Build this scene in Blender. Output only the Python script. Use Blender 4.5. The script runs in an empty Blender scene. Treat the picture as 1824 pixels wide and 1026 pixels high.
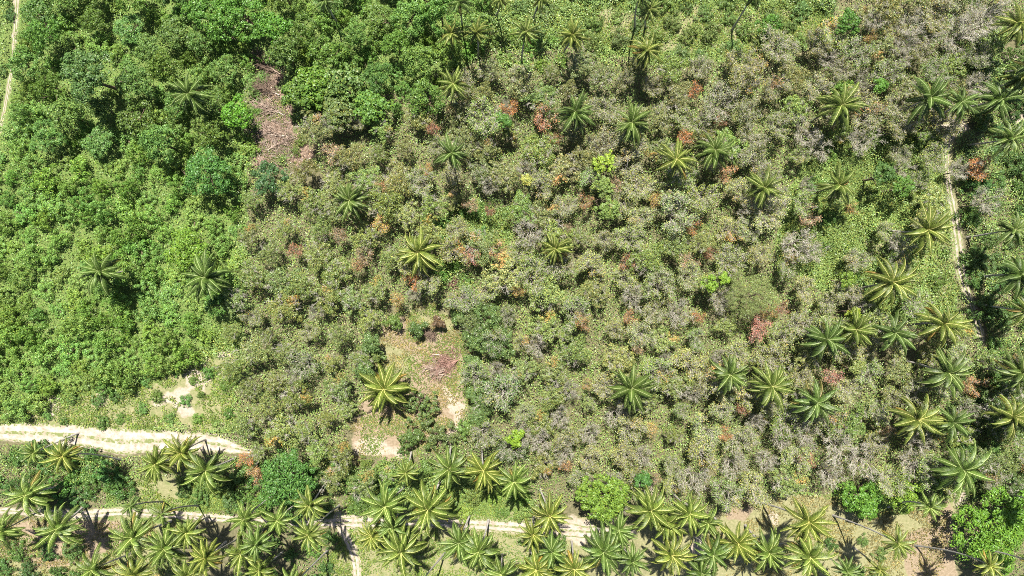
import bpy, math, random
import numpy as np
from mathutils import Vector, Matrix, Euler

# ------------------------------------------------------------------ camera, sky, sun, exposure
SC = bpy.context.scene
COL = SC.collection
H = 120.0                      # flying height of the camera, metres
FPX = 1215.0                   # focal length in pixels of the 1824 px wide photograph
cam_d = bpy.data.cameras.new('camera')
cam_d.sensor_width = 36.0
cam_d.lens = FPX / 1824.0 * 36.0
cam_d.clip_start = 1.0
cam_d.clip_end = 4000.0
cam = bpy.data.objects.new('camera', cam_d)
COL.objects.link(cam)
cam.location = (0, 0, H)
cam.rotation_euler = (0, 0, 0)
SC.camera = cam

SUN_DIR = Vector((0.045, -0.43, -0.90)).normalized()     # the way the light travels
world = bpy.data.worlds.new('World')
SC.world = world
world.use_nodes = True
wn = world.node_tree.nodes
bg = wn['Background']
sky = wn.new('ShaderNodeTexSky')
sky.sky_type = 'NISHITA'
sky.sun_disc = False
sky.sun_elevation = math.asin(-SUN_DIR.z)
sky.sun_rotation = math.atan2(-SUN_DIR.x, -SUN_DIR.y)
sky.air_density = 1.0
sky.dust_density = 1.2
world.node_tree.links.new(sky.outputs[0], bg.inputs[0])
bg.inputs[1].default_value = 0.05
sun_d = bpy.data.lights.new('sun', 'SUN')
sun_d.energy = 5.0
sun_d.angle = math.radians(0.53)
sun_d.color = (1.0, 0.955, 0.88)
sun = bpy.data.objects.new('sun', sun_d)
COL.objects.link(sun)
sun.location = (0, 60, 150)
sun.rotation_euler = SUN_DIR.to_track_quat('-Z', 'Y').to_euler()

SC.view_settings.view_transform = 'Standard'
SC.view_settings.look = 'None'
SC.view_settings.gamma = 1.0
SC.view_settings.exposure = 1.42
SC.render.engine = 'CYCLES'
SC.cycles.max_bounces = 6
SC.cycles.diffuse_bounces = 3
SC.cycles.transmission_bounces = 4
SC.cycles.use_denoising = False
SC.cycles.sample_clamp_indirect = 4.0
SC.cycles.pixel_filter_type = 'BLACKMAN_HARRIS'
SC.cycles.filter_width = 0.9

# ------------------------------------------------------------------ helpers
rng = np.random.default_rng(7)
random.seed(7)


def at(px, py, z=0.0):
    """world point that stands at height z under a pixel of the (1824 x 1026) photograph"""
    return ((px - 912.0) * (H - z) / FPX, (513.0 - py) * (H - z) / FPX, z)


def topx(x, y):
    return x * FPX / H + 912.0, 513.0 - y * FPX / H


def vnoise(x, y, scale, seed=0):
    """smooth value noise 0..1 on arrays"""
    x = np.asarray(x, float) / scale
    y = np.asarray(y, float) / scale
    x0 = np.floor(x).astype(np.int64)
    y0 = np.floor(y).astype(np.int64)
    fx, fy = x - x0, y - y0
    fx, fy = fx * fx * (3 - 2 * fx), fy * fy * (3 - 2 * fy)

    def h(a, b):
        n = (a * 374761393 + b * 668265263 + seed * 974711) & 0x7fffffff
        n = ((n ^ (n >> 13)) * 1274126177) & 0x7fffffff
        n = n ^ (n >> 16)
        return (n & 0xffff) / 65535.0
    return (h(x0, y0) * (1 - fx) + h(x0 + 1, y0) * fx) * (1 - fy) + (h(x0, y0 + 1) * (1 - fx) + h(x0 + 1, y0 + 1) * fx) * fy


def fbm(x, y, scale, seed=0, octs=3):
    s, a, t = 0, 1.0, 0
    for k in range(octs):
        s = s + a * vnoise(x, y, scale / 2 ** k, seed + 17 * k)
        t += a
        a *= 0.5
    return s / t


def ground_z(x, y):
    return 0.5 * (fbm(x, y, 22.0, 3, 2) - 0.5)


def inside(poly, x, y):
    """points in polygon, arrays"""
    x = np.asarray(x, float)
    y = np.asarray(y, float)
    r = np.zeros(x.shape, bool)
    n = len(poly)
    for i in range(n):
        x1, y1 = poly[i]
        x2, y2 = poly[(i + 1) % n]
        c = ((y1 > y) != (y2 > y)) & (x < (x2 - x1) * (y - y1) / ((y2 - y1) or 1e-9) + x1)
        r ^= c
    return r


def unit(v):
    v = np.asarray(v, float)
    return v / np.maximum(np.linalg.norm(v, axis=-1, keepdims=True), 1e-9)


def mesh_np(name, V, faces, C=None, mat=None, smooth=False):
    """faces: list of index arrays (n,k); C: per-vertex rgb"""
    me = bpy.data.meshes.new(name)
    V = np.asarray(V, np.float32)
    me.vertices.add(len(V))
    me.vertices.foreach_set('co', V.ravel())
    faces = [np.asarray(f, np.int32) for f in faces if len(f)]
    idx = np.concatenate([f.ravel() for f in faces])
    tot = np.concatenate([np.full(len(f), f.shape[1], np.int32) for f in faces])
    start = np.concatenate([[0], np.cumsum(tot)[:-1]]).astype(np.int32)
    me.loops.add(len(idx))
    me.loops.foreach_set('vertex_index', idx)
    me.polygons.add(len(tot))
    me.polygons.foreach_set('loop_start', start)
    me.polygons.foreach_set('loop_total', tot)
    if smooth:
        me.polygons.foreach_set('use_smooth', np.ones(len(tot), bool))
    if C is not None:
        a = me.color_attributes.new('Col', 'FLOAT_COLOR', 'POINT')
        c4 = np.ones((len(V), 4), np.float32)
        c4[:, :3] = C
        a.data.foreach_set('color', c4.ravel())
    me.update(calc_edges=True)
    if mat:
        me.materials.append(mat)
    return me


def leaf_geo(P, N, size, rg, aspect=0.55, fold=0.15, D=None):
    """rhombic leaves: centres P, normals N, lengths size -> verts (4n), quads"""
    n = len(P)
    N = unit(N)
    if D is None:
        D = rg.normal(size=(n, 3))
    D = unit(D - N * np.sum(D * N, axis=1, keepdims=True))
    S = np.cross(N, D)
    L = np.asarray(size).reshape(-1, 1) * np.ones((n, 1))
    W = L * aspect * 0.5
    V = np.empty((n, 4, 3))
    V[:, 0] = P - D * L * 0.5
    V[:, 1] = P + S * W - N * L * fold
    V[:, 2] = P + D * L * 0.5 - N * L * fold * 0.8
    V[:, 3] = P - S * W - N * L * fold
    F = np.arange(4 * n).reshape(n, 4)
    return V.reshape(-1, 3), F


def tube_geo(segs, sides=4):
    """segs: list of (p0, p1, r0, r1) -> verts, quads"""
    if not len(segs):
        return np.zeros((0, 3)), np.zeros((0, 4), int)
    P0 = np.array([s[0] for s in segs], float)
    P1 = np.array([s[1] for s in segs], float)
    R0 = np.array([s[2] for s in segs], float)[:, None]
    R1 = np.array([s[3] for s in segs], float)[:, None]
    D = unit(P1 - P0)
    up = np.where(np.abs(D[:, 2:3]) > 0.9, [[1.0, 0, 0]], [[0, 0, 1.0]])
    A = unit(np.cross(D, up))
    B = np.cross(D, A)
    n = len(segs)
    V = np.empty((n, 2 * sides, 3))
    for k in range(sides):
        t = 2 * math.pi * k / sides
        o = A * math.cos(t) + B * math.sin(t)
        V[:, k] = P0 + o * R0
        V[:, sides + k] = P1 + o * R1
    F = []
    base = np.arange(n) * 2 * sides
    for k in range(sides):
        k2 = (k + 1) % sides
        F.append(np.stack([base + k, base + k2, base + sides + k2, base + sides + k], 1))
    return V.reshape(-1, 3), np.concatenate(F)


def link(name, data, parent=None, kind=None):
    o = bpy.data.objects.new(name, data)
    COL.objects.link(o)
    if parent is not None:
        o.parent = parent
    if kind:
        o['kind'] = kind
    return o


# ------------------------------------------------------------------ materials
def new_mat(name):
    m = bpy.data.materials.new(name)
    m.use_nodes = True
    nt = m.node_tree
    nt.nodes.clear()
    out = nt.nodes.new('ShaderNodeOutputMaterial')
    return m, nt, nt.nodes, out


def leaf_mat(name, rough=0.45, trans=0.28, spec=0.4, tcol=(1.25, 1.35, 0.45)):
    """leaf colour = colour of the plant (object colour) x colour of the single leaf (attribute)"""
    m, nt, N, out = new_mat(name)
    at_ = N.new('ShaderNodeAttribute'); at_.attribute_name = 'Col'
    oi = N.new('ShaderNodeObjectInfo')
    mul = N.new('ShaderNodeMix'); mul.data_type = 'RGBA'; mul.blend_type = 'MULTIPLY'; mul.inputs[0].default_value = 1
    nt.links.new(at_.outputs['Color'], mul.inputs[6]); nt.links.new(oi.outputs['Color'], mul.inputs[7])
    p = N.new('ShaderNodeBsdfPrincipled')
    p.inputs['Roughness'].default_value = rough
    p.inputs['Specular IOR Level'].default_value = spec
    nt.links.new(mul.outputs[2], p.inputs['Base Color'])
    t = N.new('ShaderNodeBsdfTranslucent')
    tm = N.new('ShaderNodeMix'); tm.data_type = 'RGBA'; tm.blend_type = 'MULTIPLY'; tm.inputs[0].default_value = 1
    tm.inputs[7].default_value = (*tcol, 1)
    nt.links.new(mul.outputs[2], tm.inputs[6]); nt.links.new(tm.outputs[2], t.inputs['Color'])
    mx = N.new('ShaderNodeMixShader'); mx.inputs[0].default_value = trans
    nt.links.new(p.outputs[0], mx.inputs[1]); nt.links.new(t.outputs[0], mx.inputs[2])
    nt.links.new(mx.outputs[0], out.inputs[0])
    return m


def bark_mat(name, c1, c2, scale=6.0, rough=0.85, rings=0.0):
    m, nt, N, out = new_mat(name)
    tc = N.new('ShaderNodeTexCoord')
    nz = N.new('ShaderNodeTexNoise'); nz.inputs['Scale'].default_value = scale; nz.inputs['Detail'].default_value = 4
    nt.links.new(tc.outputs['Object'], nz.inputs['Vector'])
    r = N.new('ShaderNodeValToRGB')
    r.color_ramp.elements[0].position = 0.3; r.color_ramp.elements[0].color = (*c1, 1)
    r.color_ramp.elements[1].position = 0.7; r.color_ramp.elements[1].color = (*c2, 1)
    nt.links.new(nz.outputs['Fac'], r.inputs[0])
    p = N.new('ShaderNodeBsdfPrincipled'); p.inputs['Roughness'].default_value = rough
    p.inputs['Specular IOR Level'].default_value = 0.2
    src = r.outputs[0]
    if rings:
        w = N.new('ShaderNodeTexWave'); w.wave_type = 'BANDS'; w.bands_direction = 'Z'
        w.inputs['Scale'].default_value = rings; w.inputs['Distortion'].default_value = 1.5
        nt.links.new(tc.outputs['Object'], w.inputs['Vector'])
        mx = N.new('ShaderNodeMix'); mx.data_type = 'RGBA'; mx.blend_type = 'MULTIPLY'; mx.inputs[0].default_value = 0.25
        nt.links.new(src, mx.inputs[6]); nt.links.new(w.outputs['Color'], mx.inputs[7])
        src = mx.outputs[2]
    nt.links.new(src, p.inputs['Base Color'])
    nt.links.new(p.outputs[0], out.inputs[0])
    return m


M_LEAF = leaf_mat('broad_leaf', 0.45, 0.18, 0.28)
M_DULL = leaf_mat('plantation_leaf', 0.42, 0.16, 0.34)
M_FROND = leaf_mat('palm_leaflet', 0.45, 0.16, 0.28, (1.2, 1.25, 0.35))
M_DEADLEAF = leaf_mat('dead_leaf', 0.7, 0.15, 0.25, (1.2, 0.9, 0.6))
M_GRASS = leaf_mat('grass_blade', 0.55, 0.3, 0.3)
M_BARK = bark_mat('grey_bark', (0.12, 0.10, 0.085), (0.24, 0.21, 0.18))
M_PALEBARK = bark_mat('bleached_bark', (0.28, 0.255, 0.205), (0.52, 0.485, 0.415))
M_DARKBARK = bark_mat('brown_bark', (0.10, 0.07, 0.05), (0.22, 0.16, 0.12))
M_PALMBARK = bark_mat('palm_bark', (0.26, 0.24, 0.21), (0.46, 0.43, 0.39), 3.0, 0.9, 3.0)
M_DEADWOOD = bark_mat('dead_wood', (0.19, 0.135, 0.10), (0.40, 0.31, 0.25), 2.0)
M_REDWOOD = bark_mat('scorched_twigs', (0.16, 0.08, 0.06), (0.34, 0.21, 0.17), 1.5)


def ground_mat():
    m, nt, N, out = new_mat('ground_soil')
    tc = N.new('ShaderNodeTexCoord')

    def noise(scale, detail=6, rough=0.6):
        n = N.new('ShaderNodeTexNoise'); n.inputs['Scale'].default_value = scale
        n.inputs['Detail'].default_value = detail; n.inputs['Roughness'].default_value = rough
        nt.links.new(tc.outputs['Object'], n.inputs['Vector'])
        return n.outputs['Fac']

    def ramp(src, p0, c0, p1, c1):
        r = N.new('ShaderNodeValToRGB')
        r.color_ramp.elements[0].position = p0; r.color_ramp.elements[0].color = (*c0, 1)
        r.color_ramp.elements[1].position = p1; r.color_ramp.elements[1].color = (*c1, 1)
        nt.links.new(src, r.inputs[0])
        return r.outputs[0]

    def mix(f, a, b):
        x = N.new('ShaderNodeMix'); x.data_type = 'RGBA'
        nt.links.new(f, x.inputs[0]); nt.links.new(a, x.inputs[6]); nt.links.new(b, x.inputs[7])
        return x.outputs[2]

    def edge(att, nz, gain=0.9):
        """mask attribute broken up by noise"""
        a = N.new('ShaderNodeAttribute'); a.attribute_name = att
        s = N.new('ShaderNodeMath'); s.operation = 'MULTIPLY_ADD'
        nt.links.new(nz, s.inputs[0]); s.inputs[1].default_value = gain; nt.links.new(a.outputs['Fac'], s.inputs[2])
        r = N.new('ShaderNodeMapRange'); r.inputs[1].default_value = 0.5 + gain * 0.36; r.inputs[2].default_value = 0.5 + gain * 0.62
        nt.links.new(s.outputs[0], r.inputs[0])
        return r.outputs[0]

    n1, n2, n3 = noise(0.7), noise(2.6), noise(0.22, 4)
    litter = ramp(n2, 0.3, (0.06, 0.065, 0.03), 0.75, (0.17, 0.145, 0.085))
    grass = ramp(n2, 0.28, (0.060, 0.105, 0.025), 0.74, (0.145, 0.175, 0.055))
    dry = ramp(n2, 0.3, (0.135, 0.14, 0.060), 0.72, (0.235, 0.215, 0.12))
    soil = ramp(n2, 0.3, (0.15, 0.115, 0.07), 0.7, (0.255, 0.20, 0.14))
    sand = ramp(n2, 0.25, (0.22, 0.175, 0.125), 0.7, (0.34, 0.295, 0.24))
    red = ramp(n2, 0.3, (0.10, 0.065, 0.045), 0.72, (0.25, 0.185, 0.14))
    c = litter
    c = mix(edge('grass', n1, 0.5), c, grass)
    c = mix(edge('dry', n1, 1.0), c, dry)
    c = mix(edge('soil', n1, 1.0), c, soil)
    c = mix(edge('red', n1, 0.7), c, red)
    c = mix(edge('sand', n1, 1.1), c, sand)
    p = N.new('ShaderNodeBsdfPrincipled'); p.inputs['Roughness'].default_value = 0.95
    p.inputs['Specular IOR Level'].default_value = 0.1
    nt.links.new(c, p.inputs['Base Color'])
    b = N.new('ShaderNodeBump'); b.inputs['Strength'].default_value = 0.6; b.inputs['Distance'].default_value = 0.12
    nt.links.new(n2, b.inputs['Height']); nt.links.new(b.outputs[0], p.inputs['Normal'])
    nt.links.new(p.outputs[0], out.inputs[0])
    return m


def track_mat(name='track_sand', tone=0.97, weed=0.37):
    m, nt, N, out = new_mat(name)
    tn = lambda a, b, c: (a * tone, b * tone, c * tone, 1)
    tc = N.new('ShaderNodeTexCoord')
    n1 = N.new('ShaderNodeTexNoise'); n1.inputs['Scale'].default_value = 1.1; n1.inputs['Detail'].default_value = 8; n1.inputs['Roughness'].default_value = 0.7
    nt.links.new(tc.outputs['Object'], n1.inputs['Vector'])
    r = N.new('ShaderNodeValToRGB')
    r.color_ramp.elements[0].position = 0.3; r.color_ramp.elements[0].color = tn(0.19, 0.15, 0.105)
    r.color_ramp.elements[1].position = 0.6; r.color_ramp.elements[1].color = tn(0.39, 0.335, 0.285)
    e = r.color_ramp.elements.new(0.44); e.color = tn(0.29, 0.245, 0.19)
    nt.links.new(n1.outputs['Fac'], r.inputs[0])
    # weedy crown between the wheel ruts: mask attribute x noise
    a = N.new('ShaderNodeAttribute'); a.attribute_name = 'Col'
    n2 = N.new('ShaderNodeTexNoise'); n2.inputs['Scale'].default_value = 2.2; n2.inputs['Detail'].default_value = 5
    nt.links.new(tc.outputs['Object'], n2.inputs['Vector'])
    s = N.new('ShaderNodeMath'); s.operation = 'MULTIPLY'
    nt.links.new(n2.outputs['Fac'], s.inputs[0]); nt.links.new(a.outputs['Fac'], s.inputs[1])
    mr = N.new('ShaderNodeMapRange'); mr.inputs[1].default_value = weed; mr.inputs[2].default_value = weed + 0.16
    nt.links.new(s.outputs[0], mr.inputs[0])
    mx = N.new('ShaderNodeMix'); mx.data_type = 'RGBA'; mx.inputs[7].default_value = (0.13, 0.15, 0.055, 1)
    nt.links.new(mr.outputs[0], mx.inputs[0]); nt.links.new(r.outputs[0], mx.inputs[6])
    p = N.new('ShaderNodeBsdfPrincipled'); p.inputs['Roughness'].default_value = 0.95; p.inputs['Specular IOR Level'].default_value = 0.1
    nt.links.new(mx.outputs[2], p.inputs['Base Color'])
    b = N.new('ShaderNodeBump'); b.inputs['Strength'].default_value = 0.5; b.inputs['Distance'].default_value = 0.08
    nt.links.new(n1.outputs['Fac'], b.inputs['Height']); nt.links.new(b.outputs[0], p.inputs['Normal'])
    nt.links.new(p.outputs[0], out.inputs[0])
    return m


# ------------------------------------------------------------------ plan of the place (outlines as seen on the photograph)
TRACKS = {
    'dirt_road': ('pale sandy dirt road with wheel ruts', [(-60, 768, 28), (0, 770, 28), (70, 771, 31), (140, 776, 36), (215, 787, 43), (300, 784, 33), (360, 787, 31), (395, 791, 29), (418, 797, 18), (436, 803, 9), (456, 806, 4)]),
    'lower_track': ('', [(-60, 905, 9), (0, 909, 9), (60, 912, 12), (150, 917, 15), (215, 911, 12), (300, 916, 13), (400, 924, 12), (470, 932, 12), (560, 932, 12), (640, 931, 18), (720, 930, 12), (800, 932, 15), (880, 936, 18), (930, 940, 18), (1000, 944, 24), (1060, 948, 18), (1130, 950, 10)]),
    'branch_track': ('', [(600, 931, 14), (612, 948, 13), (626, 975, 14), (634, 1000, 13), (637, 1060, 13)]),
    'forest_track': ('', [(1700, 205, 9), (1688, 240, 13), (1686, 300, 9), (1690, 335, 11), (1700, 380, 14), (1707, 430, 16), (1712, 480, 16), (1724, 525, 9), (1738, 560, 12), (1746, 592, 11), (1752, 615, 5)]),
    'hill_path': ('', [(34, -60, 9), (28, 30, 7), (25, 70, 7), (22, 110, 5), (16, 150, 6), (8, 190, 5), (4, 220, 6), (-20, 270, 6)]),
}
P_SAND = [[(792, 690), (818, 695), (824, 735), (810, 790), (796, 790), (800, 745)], [(632, 782), (660, 776), (705, 790), (722, 800), (712, 822), (688, 815), (655, 808), (634, 804)],
          [(990, 925), (1025, 915), (1062, 930), (1070, 958), (1020, 968), (1000, 955)],
          [(1128, 868), (1172, 864), (1178, 884), (1130, 890)],
          [(1670, 225), (1720, 205), (1730, 225), (1690, 250)], [(1780, 205), (1840, 200), (1840, 225), (1790, 225)],
          [(1780, 95), (1840, 90), (1840, 120), (1785, 120)],
          [(1228, 960), (1262, 958), (1266, 990), (1232, 992)], [(1690, 880), (1730, 870), (1720, 900), (1695, 905)],
          [(590, 918), (650, 915), (650, 945), (600, 948)], [(1365, 905), (1382, 905), (1380, 935), (1366, 935)],
          [(300, 690), (335, 690), (352, 742), (318, 748)], [(262, 700), (305, 695), (305, 728), (268, 728)], [(70, 705), (108, 700), (104, 742), (72, 742)],
          [(165, 705), (195, 695), (192, 715), (168, 718)], [(322, 650), (378, 648), (374, 694), (330, 694)], [(320, 645), (335, 650), (330, 675), (320, 668)],
          [(390, 630), (412, 625), (410, 645), (392, 645)]]
P_SOIL = [[(690, 570), (720, 560), (760, 585), (800, 590), (828, 632), (826, 690), (826, 735), (812, 785), (740, 800), (715, 824), (632, 812), (626, 785), (636, 740), (645, 700), (690, 700), (740, 640), (700, 610), (676, 606)],
          [(0, 925), (120, 930), (210, 925), (240, 960), (160, 1000), (60, 1010), (30, 990), (0, 985)],
          [(1600, 950), (1700, 930), (1710, 1060), (1620, 1060)], [(1290, 890), (1340, 886), (1340, 925), (1295, 925)], [(1650, 900), (1690, 890), (1700, 930), (1650, 930)]]
P_DRY = [[(676, 590), (700, 552), (730, 556), (762, 535), (800, 556), (822, 548), (812, 590), (834, 640), (822, 680), (838, 720), (814, 780), (740, 805), (640, 815), (620, 790), (640, 730), (650, 680), (670, 640)],
         [(1290, 885), (1400, 880), (1470, 890), (1560, 920), (1640, 905), (1690, 890), (1710, 1060), (1300, 1060), (1260, 960)],
         [(0, 922), (200, 920), (330, 925), (320, 1060), (0, 1060)], [(200, 850), (320, 850), (330, 905), (200, 905)],
         [(1060, 20), (1330, 10), (1460, 20), (1460, 60), (1300, 100), (1100, 90), (1060, 60)], [(1530, 420), (1700, 430), (1690, 560), (1560, 540)],
         [(640, 910), (1000, 910), (1300, 940), (1400, 1060), (560, 1060)],
         [(50, 722), (200, 698), (300, 665), (345, 640), (420, 636), (425, 765), (40, 765)], [(1670, 210), (1710, 210), (1705, 350), (1720, 470), (1695, 470), (1680, 380)]]
P_GRASS = [[(850, -60), (1080, -60), (1060, 60), (960, 90), (860, 60)], [(-60, 690), (200, 690), (330, 640), (380, 580), (430, 600), (430, 770), (-60, 770)],
           [(1060, -60), (1480, -60), (1470, 60), (1300, 110), (1060, 100)], [(1450, 240), (1690, 240), (1700, 600), (1560, 560), (1380, 470), (1400, 360)],
           [(190, 850), (420, 850), (420, 915), (190, 915)], [(640, 850), (930, 850), (1010, 1060), (560, 1060)], [(840, 360), (910, 370), (905, 440), (850, 470), (780, 520), (770, 470), (830, 430)],
           [(1300, 880), (1700, 880), (1700, 1060), (1300, 1060)], [(-60, -60), (420, -60), (440, 300), (430, 600), (0, 760), (-60, 760)], [(420, -60), (880, -60), (860, 100), (560, 220), (440, 300)],
           [(-60, 920), (330, 920), (330, 1060), (-60, 1060)]]
P_RED = [[(462, 95), (505, 98), (508, 150), (526, 190), (522, 230), (536, 250), (505, 290), (470, 296), (446, 290), (448, 245), (458, 200), (452, 150)], [(755, 640), (790, 622), (828, 635), (822, 655), (805, 672), (765, 676)], [(515, 245), (560, 260), (560, 300), (520, 300)]]


def plan_mask(polys, x, y, wob=9.0, seed=1):
    px, py = topx(x, y)
    px = px + (fbm(x, y, 3.0, seed, 3) - 0.5) * 2.2 * wob
    py = py + (fbm(x, y, 3.0, seed + 50, 3) - 0.5) * 2.2 * wob
    m = np.zeros(np.shape(px), bool)
    for p in polys:
        m |= inside(p, px, py)
    return m.astype(float)


def track_dist(px, py):
    """distance to the nearest track's edge in pixels (negative inside)"""
    best = np.full(np.shape(px), 1e9)
    for _, pts in TRACKS.values():
        for (x1, y1, w1), (x2, y2, w2) in zip(pts[:-1], pts[1:]):
            dx, dy = x2 - x1, y2 - y1
            t = np.clip(((px - x1) * dx + (py - y1) * dy) / (dx * dx + dy * dy), 0, 1)
            d = np.hypot(px - x1 - t * dx, py - y1 - t * dy) - 0.5 * (w1 + t * (w2 - w1))
            best = np.minimum(best, d)
    return best


# ------------------------------------------------------------------ ground
def build_ground():
    fx = np.arange(-104, 104.01, 0.45)
    fy = np.arange(-64, 64.01, 0.45)
    far = np.array([2000, 900, 450, 260, 170, 125.0])
    xs = np.concatenate([-far, fx, far[::-1]])
    ys = np.concatenate([-far, fy, far[::-1]])
    X, Y = np.meshgrid(xs, ys)
    Z = ground_z(X, Y)
    V = np.stack([X, Y, Z], -1).reshape(-1, 3)
    nx, ny = len(xs), len(ys)
    i = (np.arange(ny - 1)[:, None] * nx + np.arange(nx - 1)[None, :]).ravel()
    F = np.stack([i, i + 1, i + nx + 1, i + nx], 1)
    me = mesh_np('ground', V, [F], None, ground_mat(), True)

    def blur(a, n=2):
        for _ in range(n):
            b = a.copy()
            b[1:-1, 1:-1] = (a[1:-1, 1:-1] * 2 + a[:-2, 1:-1] + a[2:, 1:-1] + a[1:-1, :-2] + a[1:-1, 2:]) / 6
            a = b
        return a
    px, py = topx(X, Y)
    td = track_dist(px, py)
    lay = {'sand': np.maximum(plan_mask(P_SAND, X, Y, 14, 2) * 0.72, np.clip(0.62 - td / 6.0, 0, 1)),
           'soil': plan_mask(P_SOIL, X, Y, 9, 3) * 0.85, 'dry': np.maximum(plan_mask(P_DRY, X, Y, 16, 4) * 0.62, plan_mask(P_DRY[1:2], X, Y, 12, 4) * 0.95),
           'grass': np.maximum(plan_mask(P_GRASS, X, Y, 12, 5), (np.maximum(abs(X) - 96, abs(Y) - 58) > 0) * 1.0), 'red': plan_mask(P_RED, X, Y, 13, 6) * 0.9}
    for k, a in lay.items():
        at_ = me.attributes.new(k, 'FLOAT', 'POINT')
        at_.data.foreach_set('value', blur(a).astype(np.float32).ravel())
    link('ground', me, None, 'structure')


def build_tracks():
    mt = track_mat()
    faint = track_mat('faint_path_soil', 0.86, 0.28)
    sandy = track_mat('lower_track_sand', 0.92, 0.36)
    for ti, (name, (_, pts)) in enumerate(TRACKS.items()):
        P = np.array(pts, float)
        W = np.array([at(a, b) for a, b, _ in pts])
        wid = P[:, 2] * H / FPX
        d = np.concatenate([[0], np.cumsum(np.hypot(*np.diff(W[:, :2], axis=0).T))])
        t = np.arange(0, d[-1], 0.35)

        def interp(v):          # smooth Catmull-like interpolation: linear then averaged
            q = np.interp(t, d, v)
            k = np.ones(15) / 15
            return np.convolve(np.pad(q, 7, mode='edge'), k, 'valid')
        cx, cy, w = interp(W[:, 0]), interp(W[:, 1]), interp(wid)
        tx, ty = np.gradient(cx), np.gradient(cy)
        L = np.hypot(tx, ty)
        nx, ny = -ty / L, tx / L
        wl = w * 0.5 * (0.72 + 0.75 * fbm(t, t * 0 + ti, 2.6, 11 + ti, 4))
        wr = w * 0.5 * (0.72 + 0.75 * fbm(t, t * 0 + ti + 40, 2.6, 31 + ti, 4))
        us = np.array([-1, -0.8, -0.6, -0.45, -0.3, -0.12, 0.12, 0.3, 0.45, 0.6, 0.8, 1.0])
        rut = np.array([0.0, 0.012, 0.0, -0.02, 0.0, 0.02, 0.02, 0.0, -0.02, 0.0, 0.012, 0.0])
        mid = np.array([1.1, 0.85, 0.5, 0.3, 0.55, 0.95, 0.95, 0.55, 0.3, 0.5, 0.85, 1.1])
        V, C = [], []
        for u, rz, mk in zip(us, rut, mid):
            ww = np.where(u < 0, wl, wr) * u
            x, y = cx + nx * ww, cy + ny * ww
            z = ground_z(x, y) + 0.035 + rz - (abs(u) == 1) * 0.03
            V.append(np.stack([x, y, z], 1))
            C.append(np.full((len(t), 3), mk))
        n = len(t)
        V = np.concatenate(V); C = np.concatenate(C)
        F = []
        for k in range(len(us) - 1):
            i = np.arange(n - 1) + k * n
            F.append(np.stack([i, i + 1, i + n + 1, i + n], 1))
        F = np.concatenate(F)[:, ::-1]
        link(name, mesh_np(name, V, [F], C, mt if name == 'dirt_road' else faint if name in ('hill_path', 'forest_track') else sandy, True), None, 'structure')


build_ground()
build_tracks()

# ------------------------------------------------------------------ how things are told apart in words
LANDMARKS = [(785, 650, 'the red brush pile'), (685, 692, 'the squat palm in the clearing'), (746, 449, 'the bright palm above the clearing'),
             (1340, 525, 'the feathery pale tree'), (1075, 890, 'the round lime-green tree'), (1760, 945, 'the big bright-green tree'),
             (510, 855, 'the dark domed tree'), (485, 220, 'the brown felled strip'), (1079, 292, 'the yellow-lime sapling'),
             (943, 412, 'the big white bare tree'), (1705, 430, 'the narrow forest track'), (1498, 187, 'the lone broad palm'),
             (1240, 275, 'the twin touching palms'), (1125, 690, 'the lone palm amid dry trees'), (1713, 836, 'the widest palm'),
             (1530, 595, 'the row of four palms'), (1375, 690, 'the row of three palms'), (1740, 55, 'the pale leafless thicket'),
             (1125, 215, 'the twin spaced palms'), (619, 355, 'the palm near the jungle edge'), (1588, 502, 'the palm over dry twigs'),
             (1500, 815, 'the big grey twig thicket'), (337, 167, 'the palm deep in the jungle'), (220, 787, 'the wide pale road'),
             (180, 484, 'the drooping jungle palm'), (150, 135, 'the tall dark jungle tree'), (430, 25, 'the bright crown at the top edge'),
             (365, 310, 'the dark round jungle tree'), (15, 180, 'the faint hill path'), (368, 494, 'the leaning jungle-edge palm'),
             (600, 165, 'the big-leaved thicket'), (1290, 60, 'the dry grassy glade'), (890, 20, 'the sunny grass gap'), (915, 782, 'the small lime bush'),
             (1420, 432, 'the white twig tangle'), (1360, 335, 'the palm with a dark skirt'), (860, 600, 'the dark leafy clump by the clearing'), (330, 440, 'the yellow-green jungle tree'),
             (60, 640, 'the low vine slope'), (1600, 970, 'the bare sandy glade'), (620, 935, 'the fork of sandy tracks')]
ORD = ['nearest', 'second', 'third', 'fourth', 'fifth', 'sixth', 'seventh', 'eighth', 'ninth', 'tenth', 'eleventh', 'twelfth', 'thirteenth', 'fourteenth', 'fifteenth',
       'sixteenth', 'seventeenth', 'eighteenth', 'nineteenth', 'twentieth']
TO_LABEL = []      # (object, px, py, description)


def tag(o, cat, label=None, group=None, px=None, py=None, desc=None):
    o['category'] = cat
    if group:
        o['group'] = group
    if label:
        o['label'] = label
    else:
        TO_LABEL.append((o, px, py, desc))


def finish_labels():
    bins = {}
    for o, px, py, desc in TO_LABEL:
        ds = [(math.hypot(px - x, py - y), i) for i, (x, y, _) in enumerate(LANDMARKS)]
        d, i = min(ds)
        x, y, nm = LANDMARKS[i]
        a = math.degrees(math.atan2(y - py, px - x)) % 360
        k = int(((a + 22.5) % 360) // 45)
        way = ['right of', 'above right of', 'above', 'above left of', 'left of', 'below left of', 'below', 'below right of'][k]
        bins.setdefault((desc, way, nm), []).append((d, o))
    for (desc, way, nm), lst in bins.items():
        lst.sort(key=lambda t: t[0])
        for j, (d, o) in enumerate(lst):
            o['label'] = f'{desc} {way} {nm}' if len(lst) == 1 else f'{desc}, {ORD[j]} {way} {nm}'


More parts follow.
